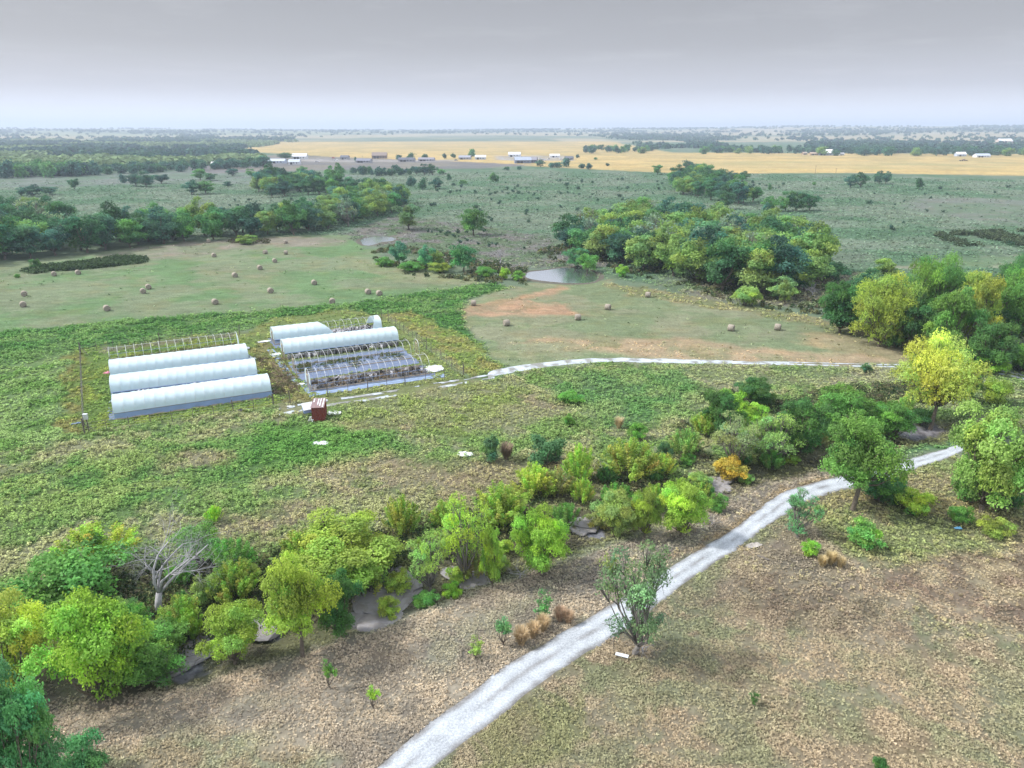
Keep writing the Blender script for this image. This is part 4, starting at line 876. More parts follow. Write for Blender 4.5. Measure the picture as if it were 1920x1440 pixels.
for gi, (a, b, cov, closed, lend, rend, lab) in enumerate(SPEC):
    A_ = Vector(P0(*a, HH)); B_ = Vector(P0(*b, HH)); d = (B_ - A_); Ln = d.length; ang_ = math.atan2(d.y, d.x)
    z0 = hz(*((A_ + B_) / 2)); HOUSES.append((A_, ang_, Ln, z0))
    t = thing('hoop_greenhouse', lab, 'greenhouse', (A_.x, A_.y, z0), ang_, 'hoop greenhouses of the nursery')
    nh = 17 if gi != 4 else 15; pf = full()
    bare = MB(); hp = None
    # local axes: x along the ridge, y across (negative = towards the viewer's side)
    hb = MB(); hb.tube([(0, y, z) for y, z in pf], .026, 5); hmesh = hb.mesh('hoop', M_steel, True)
    for i in range(nh):
        link('hoop', hmesh, t, (Ln * i / (nh - 1), 0, 0))
    for y_, z_ in ((-HW - .04, SW), (HW + .04, SW), (0, HH - .08)):
        rb = MB(); rb.tube([(0, y_, z_), (Ln, y_, z_)], .03, 5); link('ridge_pole' if y_ == 0 else 'side_rail', rb.mesh('rail', M_steel if y_ == 0 else M_curt), t)
    for s in (-1, 1):
        bb = MB(); bb.box(Ln / 2, s * (HW + .05), .0, Ln, .05, .22); link('baseboard', bb.mesh('baseboard', M_wood), t)
    for c0, c1 in cov:
        nx = int((c1 - c0) * Ln / .12); ny = 26; vs = []; fs = []
        torn = gi == 4
        for i in range(nx + 1):
            xx0 = Ln * (c0 + (c1 - c0) * i / nx)
            for j in range(ny + 1):
                tt = j / ny; y_, z_ = prof(tt); xx = xx0
                if torn and c0 == 0: xx = xx0 * (1 + .42 * max(0, (.5 - tt)) * 1.3 * (xx0 / (Ln * c1)) ** 2)      # longer along the lower front edge
                if torn and c0 > 0: xx = Ln - (Ln - xx0) * (.6 + 1.4 * abs(tt - .5))
                sag = .07 * abs(math.sin(math.pi * xx / (Ln / (nh - 1)))) * math.sin(math.pi * tt) ** .3
                wob = .012 * math.sin(xx * 3.1 + tt * 17) + .010 * math.sin(xx * 7.7 - tt * 11)
                r_ = 1 + (.012 - sag + wob * .6) / 2.6; vs.append((xx, y_ * r_, SW + (z_ - SW) * r_))
            if i: fs += [((i - 1) * (ny + 1) + j, i * (ny + 1) + j, i * (ny + 1) + j + 1, (i - 1) * (ny + 1) + j + 1) for j in range(ny)]
        link('film_cover', MB().add(vs, fs).mesh('film_cover', M_film, True), t)
        # rolled up side film
        if not closed:
            for s in (-1, 1):
                rb = MB(); n_ = 30; rb.tube([(Ln * (c0 + (c1 - c0) * i / n_), s * (HW + .09), SW - .02 + .03 * math.sin(i * 1.9 + gi)) for i in range(n_ + 1)], .07, 6); link('film_roll', rb.mesh('film_roll', M_curt, True), t)
    if closed:
        for s in (-1, 1):
            nx = 120; vs = []; fs = []
            for i in range(nx + 1):
                x_ = Ln * i / nx
                for j in range(5): vs.append((x_, s * (HW + .07 + .03 * math.sin(x_ * 2.3 + j) * (j / 4)), SW - (SW - .12) * j / 4))
                if i: fs += [((i - 1) * 5 + j, i * 5 + j, i * 5 + j + 1, (i - 1) * 5 + j + 1) for j in range(4)]
            link('side_curtain', MB().add(vs, fs).mesh('side_curtain', M_curt, True), t)
            rb = MB(); rb.tube([(0, s * (HW + .1), SW + .02), (Ln, s * (HW + .1), SW + .02)], .04, 5); link('side_rail', rb.mesh('side_rail', M_wire), t)
    # end walls
    for end, kind in ((0, lend), (1, rend)):
        if kind in ('none', 'frame'):
            if kind == 'frame':
                fb = MB(); fb.box(.0, -HW + .15, 0, .12, .12, 1.9); fb.box(0, -HW + 1.1, 0, .1, .1, 2.5); link('end_post', fb.mesh('end_post', M_post), t)
            continue
        x_ = -.06 if end == 0 else Ln + .06
        if kind == 'film':
            pr = full(20); vs = [(x_, y_, z_) for y_, z_ in pr]; 
            if gi == 3: vs = [v for v in vs if v[1] <= .6]
            vs.append((x_, 0 if gi != 3 else -.4, .0)); n_ = len(vs) - 1
            link('end_wall', MB().add(vs, [(i, i + 1, n_) for i in range(n_ - 1)]).mesh('end_wall', M_film), t)
            if gi != 3:
                fb = MB(); sx_ = x_ + (.05 if end else -.05)
                for y_ in (-.6, .6): fb.box(sx_, y_, 0, .08, .08, 2.1)
                fb.box(sx_, 0, 2.1, .08, 1.28, .08); link('door_frame', fb.mesh('door_frame', M_wood), t)
        else:
            fb = MB()
            for y_, hh in ((-.95, 2.45), (.35, 2.8), (-HW, SW + .1)): fb.box(x_ - .05, y_, 0, .12, .12, hh)
            fb.box(x_ - .05, -.3, 2.05, .1, 1.2, .12); link('door_frame', fb.mesh('door_frame', M_wood), t)
            if kind == 'door':     # film panels left and right of the opening
                pr = full(24)
                for lo_, hi_ in ((-HW, -1.0), (.4, HW)):
                    ar = [(y_, z_) for y_, z_ in pr if lo_ <= y_ <= hi_ and z_ >= SW * .99]
                    if gi == 7 and lo_ < 0: ar = [q_ for q_ in ar]
                    vs = [(x_, y_, z_) for y_, z_ in ar] + [(x_, ar[-1][0], .35 if lo_ > 0 else 1.0), (x_, ar[0][0], .35 if lo_ > 0 else 1.0)]
                    link('end_wall', MB().add(vs, [tuple(range(len(vs)))]).mesh('end_wall', M_film), t)
                if gi != 7:
                    ar = [(y_, z_) for y_, z_ in pr if -1.05 <= y_ <= .45 and z_ > 1]
                    vs = [(x_ + .01, y_, z_) for y_, z_ in ar] + [(x_ + .01, .4, 2.2), (x_ + .01, -1.0, 2.2)]; link('end_wall', MB().add(vs, [tuple(range(len(vs)))]).mesh('end_wall', M_film), t)
# extra end arch beyond the bare frame house
def loc2w(gi, lx, ly):
    A_, an, Ln, z0 = HOUSES[gi]; return A_.x + lx * math.cos(an) - ly * math.sin(an), A_.y + lx * math.sin(an) + ly * math.cos(an), z0
x, y, z = loc2w(6, HOUSES[6][2] + 1.9, 0)
t = thing('end_arch', 'leftover end arch with torn white film beside the nursery fence', 'frame', (x, y, z), HOUSES[6][1])
hb = MB(); hb.tube([(0, y_ * .62, z_ * .95) for y_, z_ in full()], .04, 5); link('hoop', hb.mesh('hoop', M_steel), t)
fb = MB(); fb.box(0, -.5, 0, .12, .12, 2.3); fb.box(0, .5, 0, .12, .12, 2.3); fb.box(0, 0, 2.0, .1, 1.1, .1); link('door_frame', fb.mesh('door_frame', M_wood), t)
def rag(name, label, cat, px, sx, sy, rz, m, seed=1, lift=.25, group=None, world=None):
    """a crumpled sheet of plastic lying on the ground"""
    g = np.random.default_rng(seed); n = 16; X0, Y0 = world if world else P(*px); vs = []; fs = []
    a = np.linspace(-1, 1, n + 1); gx_, gy_ = np.meshgrid(a, a)
    off = (fbm(gx_, gy_, .5, 3, seed) - .5); rim = 1 - .35 * fbm(np.arctan2(gx_, gy_) * 2, 0 * gx_, .7, 3, seed + 2)
    rr_ = np.maximum(np.abs(gx_), np.abs(gy_)) / (np.hypot(gx_, gy_) + 1e-6); rr_[n // 2, n // 2] = 1
    X = gx_ * rr_ ** .6 * rim * sx / 2; Y = gy_ * rr_ ** .6 * rim * sy / 2; Zz = lift * (.25 + off * 1.6) * (1 - np.maximum(np.abs(gx_), np.abs(gy_)) ** 3) + .12
    V = np.stack([X.ravel(), Y.ravel(), Zz.ravel()], 1); ix = np.arange((n + 1) ** 2).reshape(n + 1, n + 1)
    f = np.stack([ix[:-1, :-1], ix[:-1, 1:], ix[1:, 1:], ix[1:, :-1]], -1).reshape(-1, 4)
    me = mesh_np(name, V, f, m, None, True); return setp(link(name, me, None, (X0, Y0, hz(X0, Y0)), rz), label, cat, group)
x, y, z = loc2w(7, HOUSES[7][2] + 1.6, -.2)
rag('collapsed_film', 'heap of collapsed white film at the right end of the front bare greenhouse', 'plastic sheet', None, 4.4, 4.6, .4, M_white, 5, .9, world=(x, y))
x, y, z = loc2w(5, -1.3, .8); rag('white_sheet', 'white sheet on the ground at the doorway of the fully covered greenhouse', 'plastic sheet', None, 2.6, 1.6, .5, M_white, 6, .15, world=(x, y))
x, y, z = loc2w(4, -1.6, .8); rag('white_sheet', 'white sheet on the ground at the doorway of the rear right greenhouse', 'plastic sheet', None, 3.2, 1.4, .5, M_white, 7, .15, world=(x, y))
x, y, z = loc2w(7, -1.2, 1.4); rag('white_sheet', 'white sheet beside the doorway of the front right bare greenhouse', 'plastic sheet', None, 2.0, 1.1, .4, M_white, 8, .15, world=(x, y))
x, y, z = loc2w(3, HOUSES[3][2] + 1.2, -2.0); rag('white_sheet', 'white torn plastic at the right end of the bare rear left greenhouse', 'plastic sheet', None, 1.8, 1.4, .4, M_white, 9, .5, world=(x, y))
x, y, z = loc2w(2, HOUSES[2][2] + .9, -.4); rag('white_sheet', 'round white plastic bundle at the right end of the third left greenhouse', 'plastic sheet', None, 1.8, 1.5, .4, M_white, 10, .9, world=(x, y))
rag('plastic_scrap', 'crumpled white plastic lying in the green weeds below the shed', 'litter', (600,833), 2.8, 1.2, .1, M_white, 11, .5)
rag('plastic_scrap', 'white plastic pieces left of the smaller blue-green shrub', 'litter', (872,853), 2.6, 1.6, 0, M_white, 12, .5)
rag('white_panel', 'flat white sheet on the ground right of the red shed', 'panel', (625,775), 3.0, 1.8, 0, M_white, 13, .12)  # loose white panel, laid out as a flat sheet
rag('plastic_scrap', 'small white scrap in the grass left of the shed', 'litter', (543,763), 1.1, .5, 0, M_white, 14, .2)
rag('plastic_scrap', 'tiny white scrap near the tracks below the front left greenhouse', 'litter', (522,779), .9, .5, 0, M_white, 15, .2)
rag('pink_cloth', 'pink cloth bundle at the left end of the third left greenhouse', 'cloth', (201,700), 1.3, 1.0, 0, M_pink, 16, .6)
rag('black_tarp', 'black tarp lying in the grass in front of the front left greenhouse', 'tarp', (458,769), 2.2, 1.1, .2, M_black, 17, .3)
rag('pale_pipe_litter', 'pale litter in the weeds by the lower left fence corner', 'litter', (142,795), 1.6, .6, .5, M_strip, 18, .3)
rag('blue_scrap', 'blue plastic scrap in the scrub on the right slope', 'litter', (1796,992), 1.0, .45, 0, M_blue, 19, .3)
rag('dark_board', 'dark weathered board lying by the gravel road on the right', 'board', (1430,1047), 1.5, .35, -.7, M_post, 20, .1)
rag('pale_rubble', 'pale rubble patch beside the gravel road on the right', 'rubble', (1412,1024), 2.2, 1.0, .3, mat('rubble', (.34,.32,.30), .95, .3, 5, .5), 21, .25)
bb = MB(); X0, Y0 = P(1166, 1231); bb.box(0, 0, .12, 1.05, .35, .05, -.35); bb.box(.0, 0, 0, .1, .1, .12); setp(link('white_board', bb.mesh('white_board', M_white), None, (X0, Y0, hz(X0, Y0))), 'small white board on the grass at the foot of the lone roadside tree', 'board')

# cloth sheets on the nursery floor
def sheet(name, pts_world, m, z=.05, step=.8):
    w_ = pts_world; lo = np.min(w_, 0); hi = np.max(w_, 0); xs = np.arange(lo[0], hi[0] + step, step); ys = np.arange(lo[1], hi[1] + step, step)
    b2 = bmesh.new(); vv = [b2.verts.new((a, b, 0)) for a, b in w_]; fc = b2.faces.new(vv)
    for xx in xs: bmesh.ops.bisect_plane(b2, geom=b2.verts[:] + b2.edges[:] + b2.faces[:], plane_co=(xx, 0, 0), plane_no=(1, 0, 0))
    for yy in ys: bmesh.ops.bisect_plane(b2, geom=b2.verts[:] + b2.edges[:] + b2.faces[:], plane_co=(0, yy, 0), plane_no=(0, 1, 0))
    for v in b2.verts: v.co.z = hz(v.co.x, v.co.y) + z + .02 * math.sin(v.co.x * 2.1 + v.co.y * 1.3)
    me = bpy.data.meshes.new(name); b2.to_mesh(me); b2.free()
    if me.polygons and sum(p.normal.z for p in me.polygons) < 0: me.flip_normals()
    me.materials.append(m); return setp(link(name, me), kind='structure')
def rect(gi, x0, x1, y0, y1, rg=.25, seed=0):
    g = random.Random(seed + gi * 7); pts = []
    def e(ax, ay, bx__, by): 
        for k in range(8): t_ = k / 8; pts.append(loc2w(gi, ax + (bx__ - ax) * t_ + g.uniform(-rg, rg), ay + (by - ay) * t_ + g.uniform(-rg, rg))[:2])
    e(x0, y0, x1, y0); e(x1, y0, x1, y1); e(x1, y1, x0, y1); e(x0, y1, x0, y0); return np.array(pts)
Ls = [h[2] for h in HOUSES]
sheet('weed_cloth', rect(7, -.3, Ls[7] + 1.0, -3.2, 3.0), M_cloth, .05)
sheet('weed_cloth', rect(7, .5, Ls[7] + 2.2, -5.0, -3.3), M_strip, .045)
sheet('weed_cloth', rect(6, -.3, Ls[6] + .5, -6.0, 5.2), M_cloth, .055)
sheet('weed_cloth', rect(4, -.5, Ls[4] + .3, -4.8, 2.6), M_cloth, .05)
sheet('weed_cloth', rect(1, -.3, Ls[1] + .6, -4.2, 2.8), M_cloth, .05)
sheet('weed_cloth', rect(2, -.3, Ls[2] + .6, -4.2, 2.8), M_cloth, .05)
sheet('weed_cloth', rect(3, 3.0, Ls[3] + .2, -3.6, -2.4), M_cloth, .05)
sheet('weed_cloth', rect(0, -1.0, Ls[0] + 1.2, -2.4, 3.2), M_cloth, .05)
sheet('cloth_strip', np.array([P0(*q) for q in [(500,657),(512,655),(522,665),(560,720),(554,722),(545,716),(530,696),(510,668)]]), M_strip, .07)
sheet('cloth_strip', np.array([P0(*q) for q in [(562,721),(574,720),(582,738),(576,739)]]), M_strip, .07)
sheet('cloth_strip', np.array([P0(*q) for q in [(580,741),(590,739),(589,743),(581,746)]]), M_strip, .07)
# clumps between / inside the houses (weed or dead plant stuff)
def clumps(name, label, spots, colr, leaf, k, hh, seed):
    g = np.random.default_rng(seed); cen = []; cc_ = []
    for x_, y_, r_ in spots:
        z0 = hz(x_, y_); d = rdir(k, g); d[:, 2] = np.abs(d[:, 2]); c0 = np.array(colr[int(g.integers(len(colr)))]) * (1 + .15 * g.normal())
        cen.append(np.array([x_, y_, z0 + .05]) + d * np.array([r_, r_, hh]) * (.4 + .6 * g.random((k, 1)))); cc_.append(np.tile(c0, (k, 1)))
    cen = np.vstack(cen); cc_ = np.vstack(cc_); nr = rdir(len(cen), g) + np.array([0, 0, .4]); nr /= np.linalg.norm(nr, axis=1, keepdims=True)
    V, Fq = leaf_quads(cen, nr, leaf * (.7 + .6 * g.random(len(cen))), g); t = np.repeat(np.clip(cc_ * (1 + .18 * g.normal(size=(len(cc_), 1))), .01, 1), 4, 0)
    return setp(link(name, mesh_np(name, V, Fq, M_tuft, t)), label, 'plants', kind='stuff')
g0 = random.Random(3)
sp1 = [loc2w(7, g0.uniform(.5, Ls[7] - .3), g0.uniform(-2.2, 1.3))[:2] + (g0.uniform(.3, .55),) for _ in range(330)]
clumps('dead_plants', 'brown dead nursery plants filling the front right bare greenhouse', sp1, [(.22,.17,.11),(.28,.22,.15),(.14,.13,.08),(.30,.26,.21)], .16, 26, .55, 31)
sp2 = [loc2w(6, *random.choice([(g0.uniform(0, 3), g0.uniform(-2, 2)), (g0.uniform(9.5, 11.5), g0.uniform(-3.5, 2)), (g0.uniform(.5, 18), g0.uniform(.6, 2.4)), (g0.uniform(.5, 9), g0.uniform(.2, 2.4)), (g0.uniform(18, 20), g0.uniform(-1.5, 2)), (g0.uniform(0, 20), g0.uniform(-2.2, 2))]))[:2] + (g0.uniform(.3, .65),) for _ in range(170)]
clumps('weeds', 'green weeds growing through the blue cloth under the bare hoop frame', sp2, [(.085,.135,.05),(.13,.16,.07),(.16,.15,.09)], .16, 24, .5, 32)
sp3 = [loc2w(6, g0.uniform(-5.0, -.6), g0.uniform(-9, 10))[:2] + (g0.uniform(.4, .9),) for _ in range(85)] + [loc2w(0, g0.uniform(Ls[0] + .5, Ls[0] + 4.5), g0.uniform(-2, 9))[:2] + (g0.uniform(.3, .7),) for _ in range(110)]
clumps('dry_clumps', 'dry brownish clumps between the two greenhouse yards', sp3, [(.20,.17,.11),(.15,.16,.08),(.26,.21,.15)], .15, 36, .35, 33)
sp4 = [loc2w(3, g0.uniform(2, Ls[3] - .2), g0.uniform(-1.6, 2.2))[:2] + (g0.uniform(.4, .8),) for _ in range(200)]
clumps('weeds', 'yellowish weeds inside the bare hoops of the rear left greenhouse', sp4, [(.17,.18,.07),(.12,.15,.06),(.20,.18,.10)], .16, 26, .55, 34)
# potted plants in rows
pb = MB(); pb.tube([(0,0,0),(0,0,.28),(0,0,.3),(0,0,.24)], [.15,.2,.21,.17], 8)
g1 = np.random.default_rng(4); cen = np.array([0,0,.4]) + g1.normal(size=(26,3)) * np.array([.13,.13,.1]); nr = rdir(26, g1)
V, Fq = leaf_quads(cen, nr, np.full(26, .12), g1); b = len(pb.v); pb.v += [tuple(v) for v in V]; pb.f += [tuple(int(i) + b for i in q) for q in Fq]
potm = pb.mesh('nursery_pot', M_pot)
def pots(gi, x0, x1, y0, y1, n, label, grp, seed, white=.4):
    g = random.Random(seed)
    for i in range(n):
        x_, y_, z_ = loc2w(gi, x0 + (x1 - x0) * (i + g.random()) / n, g.choice([y0, y1, (y0 + y1) / 2]) + g.uniform(-.1, .1)); s = g.uniform(1.1, 1.7)
        o = link('nursery_pot', potm, None, (x_, y_, z_ + .06), g.random() * 6, (s, s, s)); c = .62 if g.random() < white else g.choice([.04, .12, .2])
        o.color = (c, c, c * 1.06, 1); setp(o, label, 'plant pot', grp)
pots(4, 8.5, Ls[4] - .4, -2.0, .2, 95, 'small plant pot in the crowded rows under the torn rear right greenhouse', 'pots under the torn greenhouse', 1, .45)
pots(4, 9.0, Ls[4] - .4, .6, 1.8, 60, 'small plant pot in the crowded rows under the torn rear right greenhouse', 'pots under the torn greenhouse', 9, .45)
pots(1, 2.5, Ls[1] - .5, -3.4, -2.8, 70, 'small pot in the row in front of the second left greenhouse', 'pots in front of the second left greenhouse', 2, .6)
pots(5, .5, Ls[5] - .3, -3.6, -2.9, 60, 'small pot in the row in front of the fully covered right greenhouse', 'pots in front of the covered right greenhouse', 3, .12)
pots(7, .6, Ls[7] - .3, -2.2, .4, 60, 'small pot among the brown plants of the front right greenhouse', 'pots in the front right greenhouse', 4, .2)
sb = MB(); x, y, z = loc2w(4, Ls[4] - 4.5, .8)
sb = MB()
for i in range(2):
    sb.box(i * 1.9, 0, .5, 1.6, .6, .05); sb.box(i * 1.9 - .7, 0, 0, .06, .5, .5); sb.box(i * 1.9 + .7, 0, 0, .06, .5, .5)
setp(link('plant_bench', sb.mesh('plant_bench', M_steel), None, (x, y, z), HOUSES[4][1]), 'grey plant bench at the right end inside the torn greenhouse', 'bench')
# shed
def shed():
    X, Y = P(595.5, 789); X += .1; Y += 1.0
    t = thing('tool_shed', 'small leaning shed with red ribbed walls and rusty tin roof below the right yard', 'shed', (X, Y, hz(X, Y)), R(6), None, (1.12, 1.12, 1.18))
    w_, d_, h1, h2 = 1.5, 2.3, 1.85, 2.15
    b = MB(); n = 22
    # ribbed front and side walls: zigzag boards
    def ribbed(p0, p1, za, zb, depth=.035):
        v = []; dx, dy = p1[0] - p0[0], p1[1] - p0[1]; l = math.hypot(dx, dy); nx_, ny_ = dy / l, -dx / l; m = int(l / .055)
        for i in range(m + 1):
            t_ = i / m; o_ = depth if i % 4 in (1, 2) else 0; x_, y_ = p0[0] + dx * t_ + nx_ * o_, p0[1] + dy * t_ + ny_ * o_
            v += [(x_, y_, 0), (x_, y_, za + (zb - za) * t_)]
        return v, [(2 * i, 2 * i + 2, 2 * i + 3, 2 * i + 1) for i in range(m)]
    for p0, p1, za, zb in (((-w_/2,-d_/2),(w_/2,-d_/2),h1,h1), ((w_/2,-d_/2),(w_/2,d_/2),h1,h2), ((w_/2,d_/2),(-w_/2,d_/2),h2,h2), ((-w_/2,d_/2),(-w_/2,-d_/2),h2,h1)): b.add(*ribbed(p0, p1, za, zb))
    link('wall', b.mesh('wall', M_red), t)
    cb = MB()
    for sx_, sy_, hh in ((-1,-1,h1),(1,-1,h1),(1,1,h2),(-1,1,h2)): cb.box(sx_ * w_ / 2, sy_ * d_ / 2, 0, .09, .09, hh - .02)
    link('corner_post', cb.mesh('corner_post', M_red), t)
    rb = MB(); m = 40; v = []
    for i in range(m + 1):
        x_ = -w_ / 2 - .1 + (w_ + .2) * i / m; o_ = .02 * math.cos(i * math.pi / 2)
        v += [(x_, -d_ / 2 - .15, h1 + .04 + o_), (x_, d_ / 2 + .15, h2 + .10 + o_)]
    rb.add(v, [(2 * i, 2 * i + 2, 2 * i + 3, 2 * i + 1) for i in range(m)]); rf = link('roof', rb.mesh('roof', M_rust), t)
    for x_, y0, ln in ((-.05, .25, 1.5), (.25, .1, 1.9), (.62, .0, 2.3), (-.6, .6, .9)):
        sp_ = MB(); y1 = y0 - ln / 2; y2 = y0 + ln / 2; zf = lambda yy: h1 + .075 + (h2 + .06 - h1) * (yy + d_ / 2) / d_
        y1 = max(y1, -d_ / 2); y2 = min(y2, d_ / 2); sp_.add([(x_ - .07, y1, zf(y1)), (x_ + .07, y1, zf(y1)), (x_ + .07, y2, zf(y2)), (x_ - .07, y2, zf(y2))], [(0,1,2,3)]); link('roof_strip', sp_.mesh('roof_strip', M_white), rf)
    X2, Y2 = X - 1.85, Y + .75
    t2 = thing('white_cabinet', 'white boxy cabinet with slanted lid leaning against the left of the red shed', 'cabinet', (X2, Y2, hz(X2, Y2)), R(28))
    b = MB(); b.add([(-.75,-.6,.75),(.75,-.6,.75),(.75,.6,.95),(-.75,.6,.95),(-.75,-.6,1.25),(.75,-.6,1.25),(.75,.6,1.85),(-.75,.6,1.85)], [(3,2,1,0),(0,1,5,4),(1,2,6,5),(2,3,7,6),(3,0,4,7)]); link('body', b.mesh('body', M_curt), t2)
    b = MB(); b.add([(-.8,-.66,1.24),(.8,-.66,1.24),(.8,.66,1.9),(-.8,.66,1.9),(-.8,-.66,1.3),(.8,-.66,1.3),(.8,.66,1.96),(-.8,.66,1.96)], [(3,2,1,0),(4,5,6,7),(0,1,5,4),(1,2,6,5),(2,3,7,6),(3,0,4,7)]); link('lid', b.mesh('lid', M_white), t2)
    for sx_ in (-1, 1):
        for sy_ in (-1, 1): b = MB(); b.box(sx_ * .68, sy_ * .52, 0, .07, .07, .8); link('leg', b.mesh('leg', M_post), t2)
    X3, Y3 = X - .95, Y - 1.3; b = MB(); b.tube([(-.4,0,.05),(-.1,.1,.75),(.25,0,.7),(.35,0,.05)], .05, 5); b.tube([(-.3,.3,.1),(.4,-.2,.4)], .05, 5); b.tube([(-.1,.1,.75),(.3,-.3,.1)], .05, 5)
    setp(link('broken_chair_frame', b.mesh('broken_chair_frame', M_white), None, (X3, Y3, hz(X3, Y3))), 'tangle of white tubes at the left foot of the red shed', 'frame')
shed()
# meter box on the fence corner
X, Y = P(160, 811); t = thing('meter_box', 'grey-white utility box on a post at the lower left fence corner', 'utility box', (X + .3, Y + .4, hz(X, Y)))
b = MB(); b.box(0, 0, 0, .12, .12, 2.6); link('post', b.mesh('post', M_post), t); b = MB(); b.box(0, -.1, 1.9, .55, .3, .75); link('box', b.mesh('box', M_steel), t)
b = MB(); b.box(0, -.1, 2.65, .62, .38, .06); link('lid', b.mesh('lid', M_white), t)
# fences
def fence(px, label, spacing=2.9, hp=1.75, brace=(), wires=(.35,.8,1.25,1.65)):
    pts = [Vector(P(*q)) for q in px]; t = thing('wire_fence', label, 'fence', (pts[0].x, pts[0].y, 0)); o0 = pts[0]
    pm = MB(); pm.tube([(0,0,-.2),(0,0,hp)], .045, 5); pmm = pm.mesh('post', M_post); cm2 = MB(); cm2.tube([(0,0,-.2),(0,0,hp + .45)], .08, 6); cmm = cm2.mesh('post', M_post); line = []
    for a, b in zip(pts[:-1], pts[1:]):
        n = max(1, round((b - a).length / spacing))
        for i in range(n): line.append((a.lerp(b, i / n), i == 0))
    line.append((pts[-1], True)); wm = MB()
    zs = [hz(p.x, p.y) for p, _ in line]
    for (p, corner), z in zip(line, zs): link('post', cmm if corner else pmm, t, (p.x - o0.x + random.uniform(-.05,.05), p.y - o0.y, z)).rotation_euler = (random.uniform(-.04,.04), random.uniform(-.04,.04), 0)
    for w_ in wires: wm.tube([(p.x - o0.x, p.y - o0.y, z + w_) for (p, _), z in zip(line, zs)], .014, 3)
    link('wire', wm.mesh('wire', M_wire), t)
    for a, b in brace:
        bm_ = MB(); A1 = Vector(P(*a)) - o0; B1 = Vector(P(*b)) - o0; z = hz(*(A1 + o0)); bm_.tube([(A1.x, A1.y, z + 1.7), (B1.x, B1.y, z + .1)], .05, 5); link('brace', bm_.mesh('brace', M_post), t)
fence([(151.7,664),(159,814)], 'wire fence running up the left side of the left yard', 3.2, 1.9, [((151.7,664),(166,668)), ((159,814),(180,810))])
fence([(159,814),(439,775),(513,763)], 'wire fence in front of the front left greenhouse')
fence([(151.7,664),(300,644),(450,628)], 'wire fence behind the bare rear left greenhouse')
fence([(513,763),(545,757)], 'short end of wire fence between the yards')
fence([(716,601),(728,602),(800,655),(869,707)], 'tall wire fence down the right side of the right yard', 2.6, 2.1, [((851,700),(838,690))])
fence([(869,707),(760,722),(690,733),(615,744)], 'wire fence in front of the front right bare greenhouse', 3.6)
# faint pasture fence posts beyond the hay field, power poles
def pole(px, h, label):
    X, Y = P(*px); b = MB(); b.tube([(0,0,-.3),(0,0,h)], [.16,.11], 6); t = thing('utility_pole', label, 'pole', (X, Y, hz(X, Y)), .4); link('post', b.mesh('post', M_post), t); b = MB(); b.box(0, 0, h - .8, 2.4, .12, .12); link('crossarm', b.mesh('crossarm', M_post), t)
pole((1528,327), 8.5, 'taller leaning utility pole before the gold grass'); pole((1567,325), 5, 'shorter pole right of the leaning utility pole')
pole((1080,300), 8, 'utility pole among the far farm buildings'); pole((680,303), 8, 'utility pole left of the brown house')
# ------------------------------------------------------------------ hay bales
def bale_mesh():
    n, r, w_ = 26, .78, 1.3; v = []; f = []; g = np.random.default_rng(9); rings = [(-w_/2, .0), (-w_/2 + .01, .35), (-w_/2, .7), (-w_/2 + .0, r - .08), (-w_/2 + .06, r), (0, r + .015), (w_/2 - .06, r), (w_/2, r - .08), (w_/2 - .01, .35), (w_/2, 0)]
    for x_, rr_ in rings:
        for k in range(n):
            a = 2 * math.pi * k / n; q_ = rr_ * (1 + .018 * g.normal()); z_ = q_ * math.sin(a); z_ = max(z_, -.70); v.append((x_ + .012 * g.normal(), q_ * math.cos(a), z_ + .70))
    for i in range(len(rings) - 1): f += [(i * n + k, i * n + (k + 1) % n, (i + 1) * n + (k + 1) % n, (i + 1) * n + k) for k in range(n)]
    return MB().add(v, f).mesh('hay_bale', M_hay, True)
bm = bale_mesh(); 
BALES = [(45,550,1),(43,570,1),(101,513,1),(146,510,1),(278,537,1),(268,545,1),(200,577,1),(403,565,1),(401,478,1),(391,451,1),(440,515,1),(487,501,1),(515,488,1),(497,472,2),(536,473,0),(535,453,2),(507,544,1),(589,529,1),(623,564,1),(690,546,1),(711,549,1),(888,567.5,0),(949.6,604.7,0),(1083.5,594,0),(1139.8,575,3),(1215,552,3),(1371,614,3),(1458.5,612.5,3)]
BL_LAB = ['upper of two at the left edge','lower of two at the left edge','left one below the weed island','right one below the weed island','upper right of the touching pair','lower left of the touching pair','largest in front, alone above the weed belt','alone near the weed belt, left of centre','just below the tan dirt strip','on the tan dirt strip against the tree belt','centre of the left field','right of the field centre','upper right part of the left field','small one near the dirt mound','light face turned, below the mound','tiny one beside the mound at the belt','near the front, centre right','right part of the left field','lower right, just above the torn greenhouse','left of the close pair near the weed strip','right of the close pair near the weed strip','at the left tip of the right field','front left of the right field','below the bare tan patch','right of the bare tan patch','at the upper rim of the right field','left of the last two in the right field','rightmost of all, in the right field']
for (px, py, k), lb in zip(BALES, BL_LAB):
    X, Y = P(px, py, .72); rz = {1: R(100), 0: R(20), 2: R(60), 3: R(150)}[k] + random.uniform(-.25, .25) + (-math.atan2(X, Y) if k == 1 else 0)
    o = link('hay_bale', bm, None, (X, Y, hz(X, Y) - .02), rz, (.92,) * 3); setp(o, 'round hay bale, ' + lb, 'hay bale', 'round hay bales on the two fields'); TREES.append((X, Y, 1))

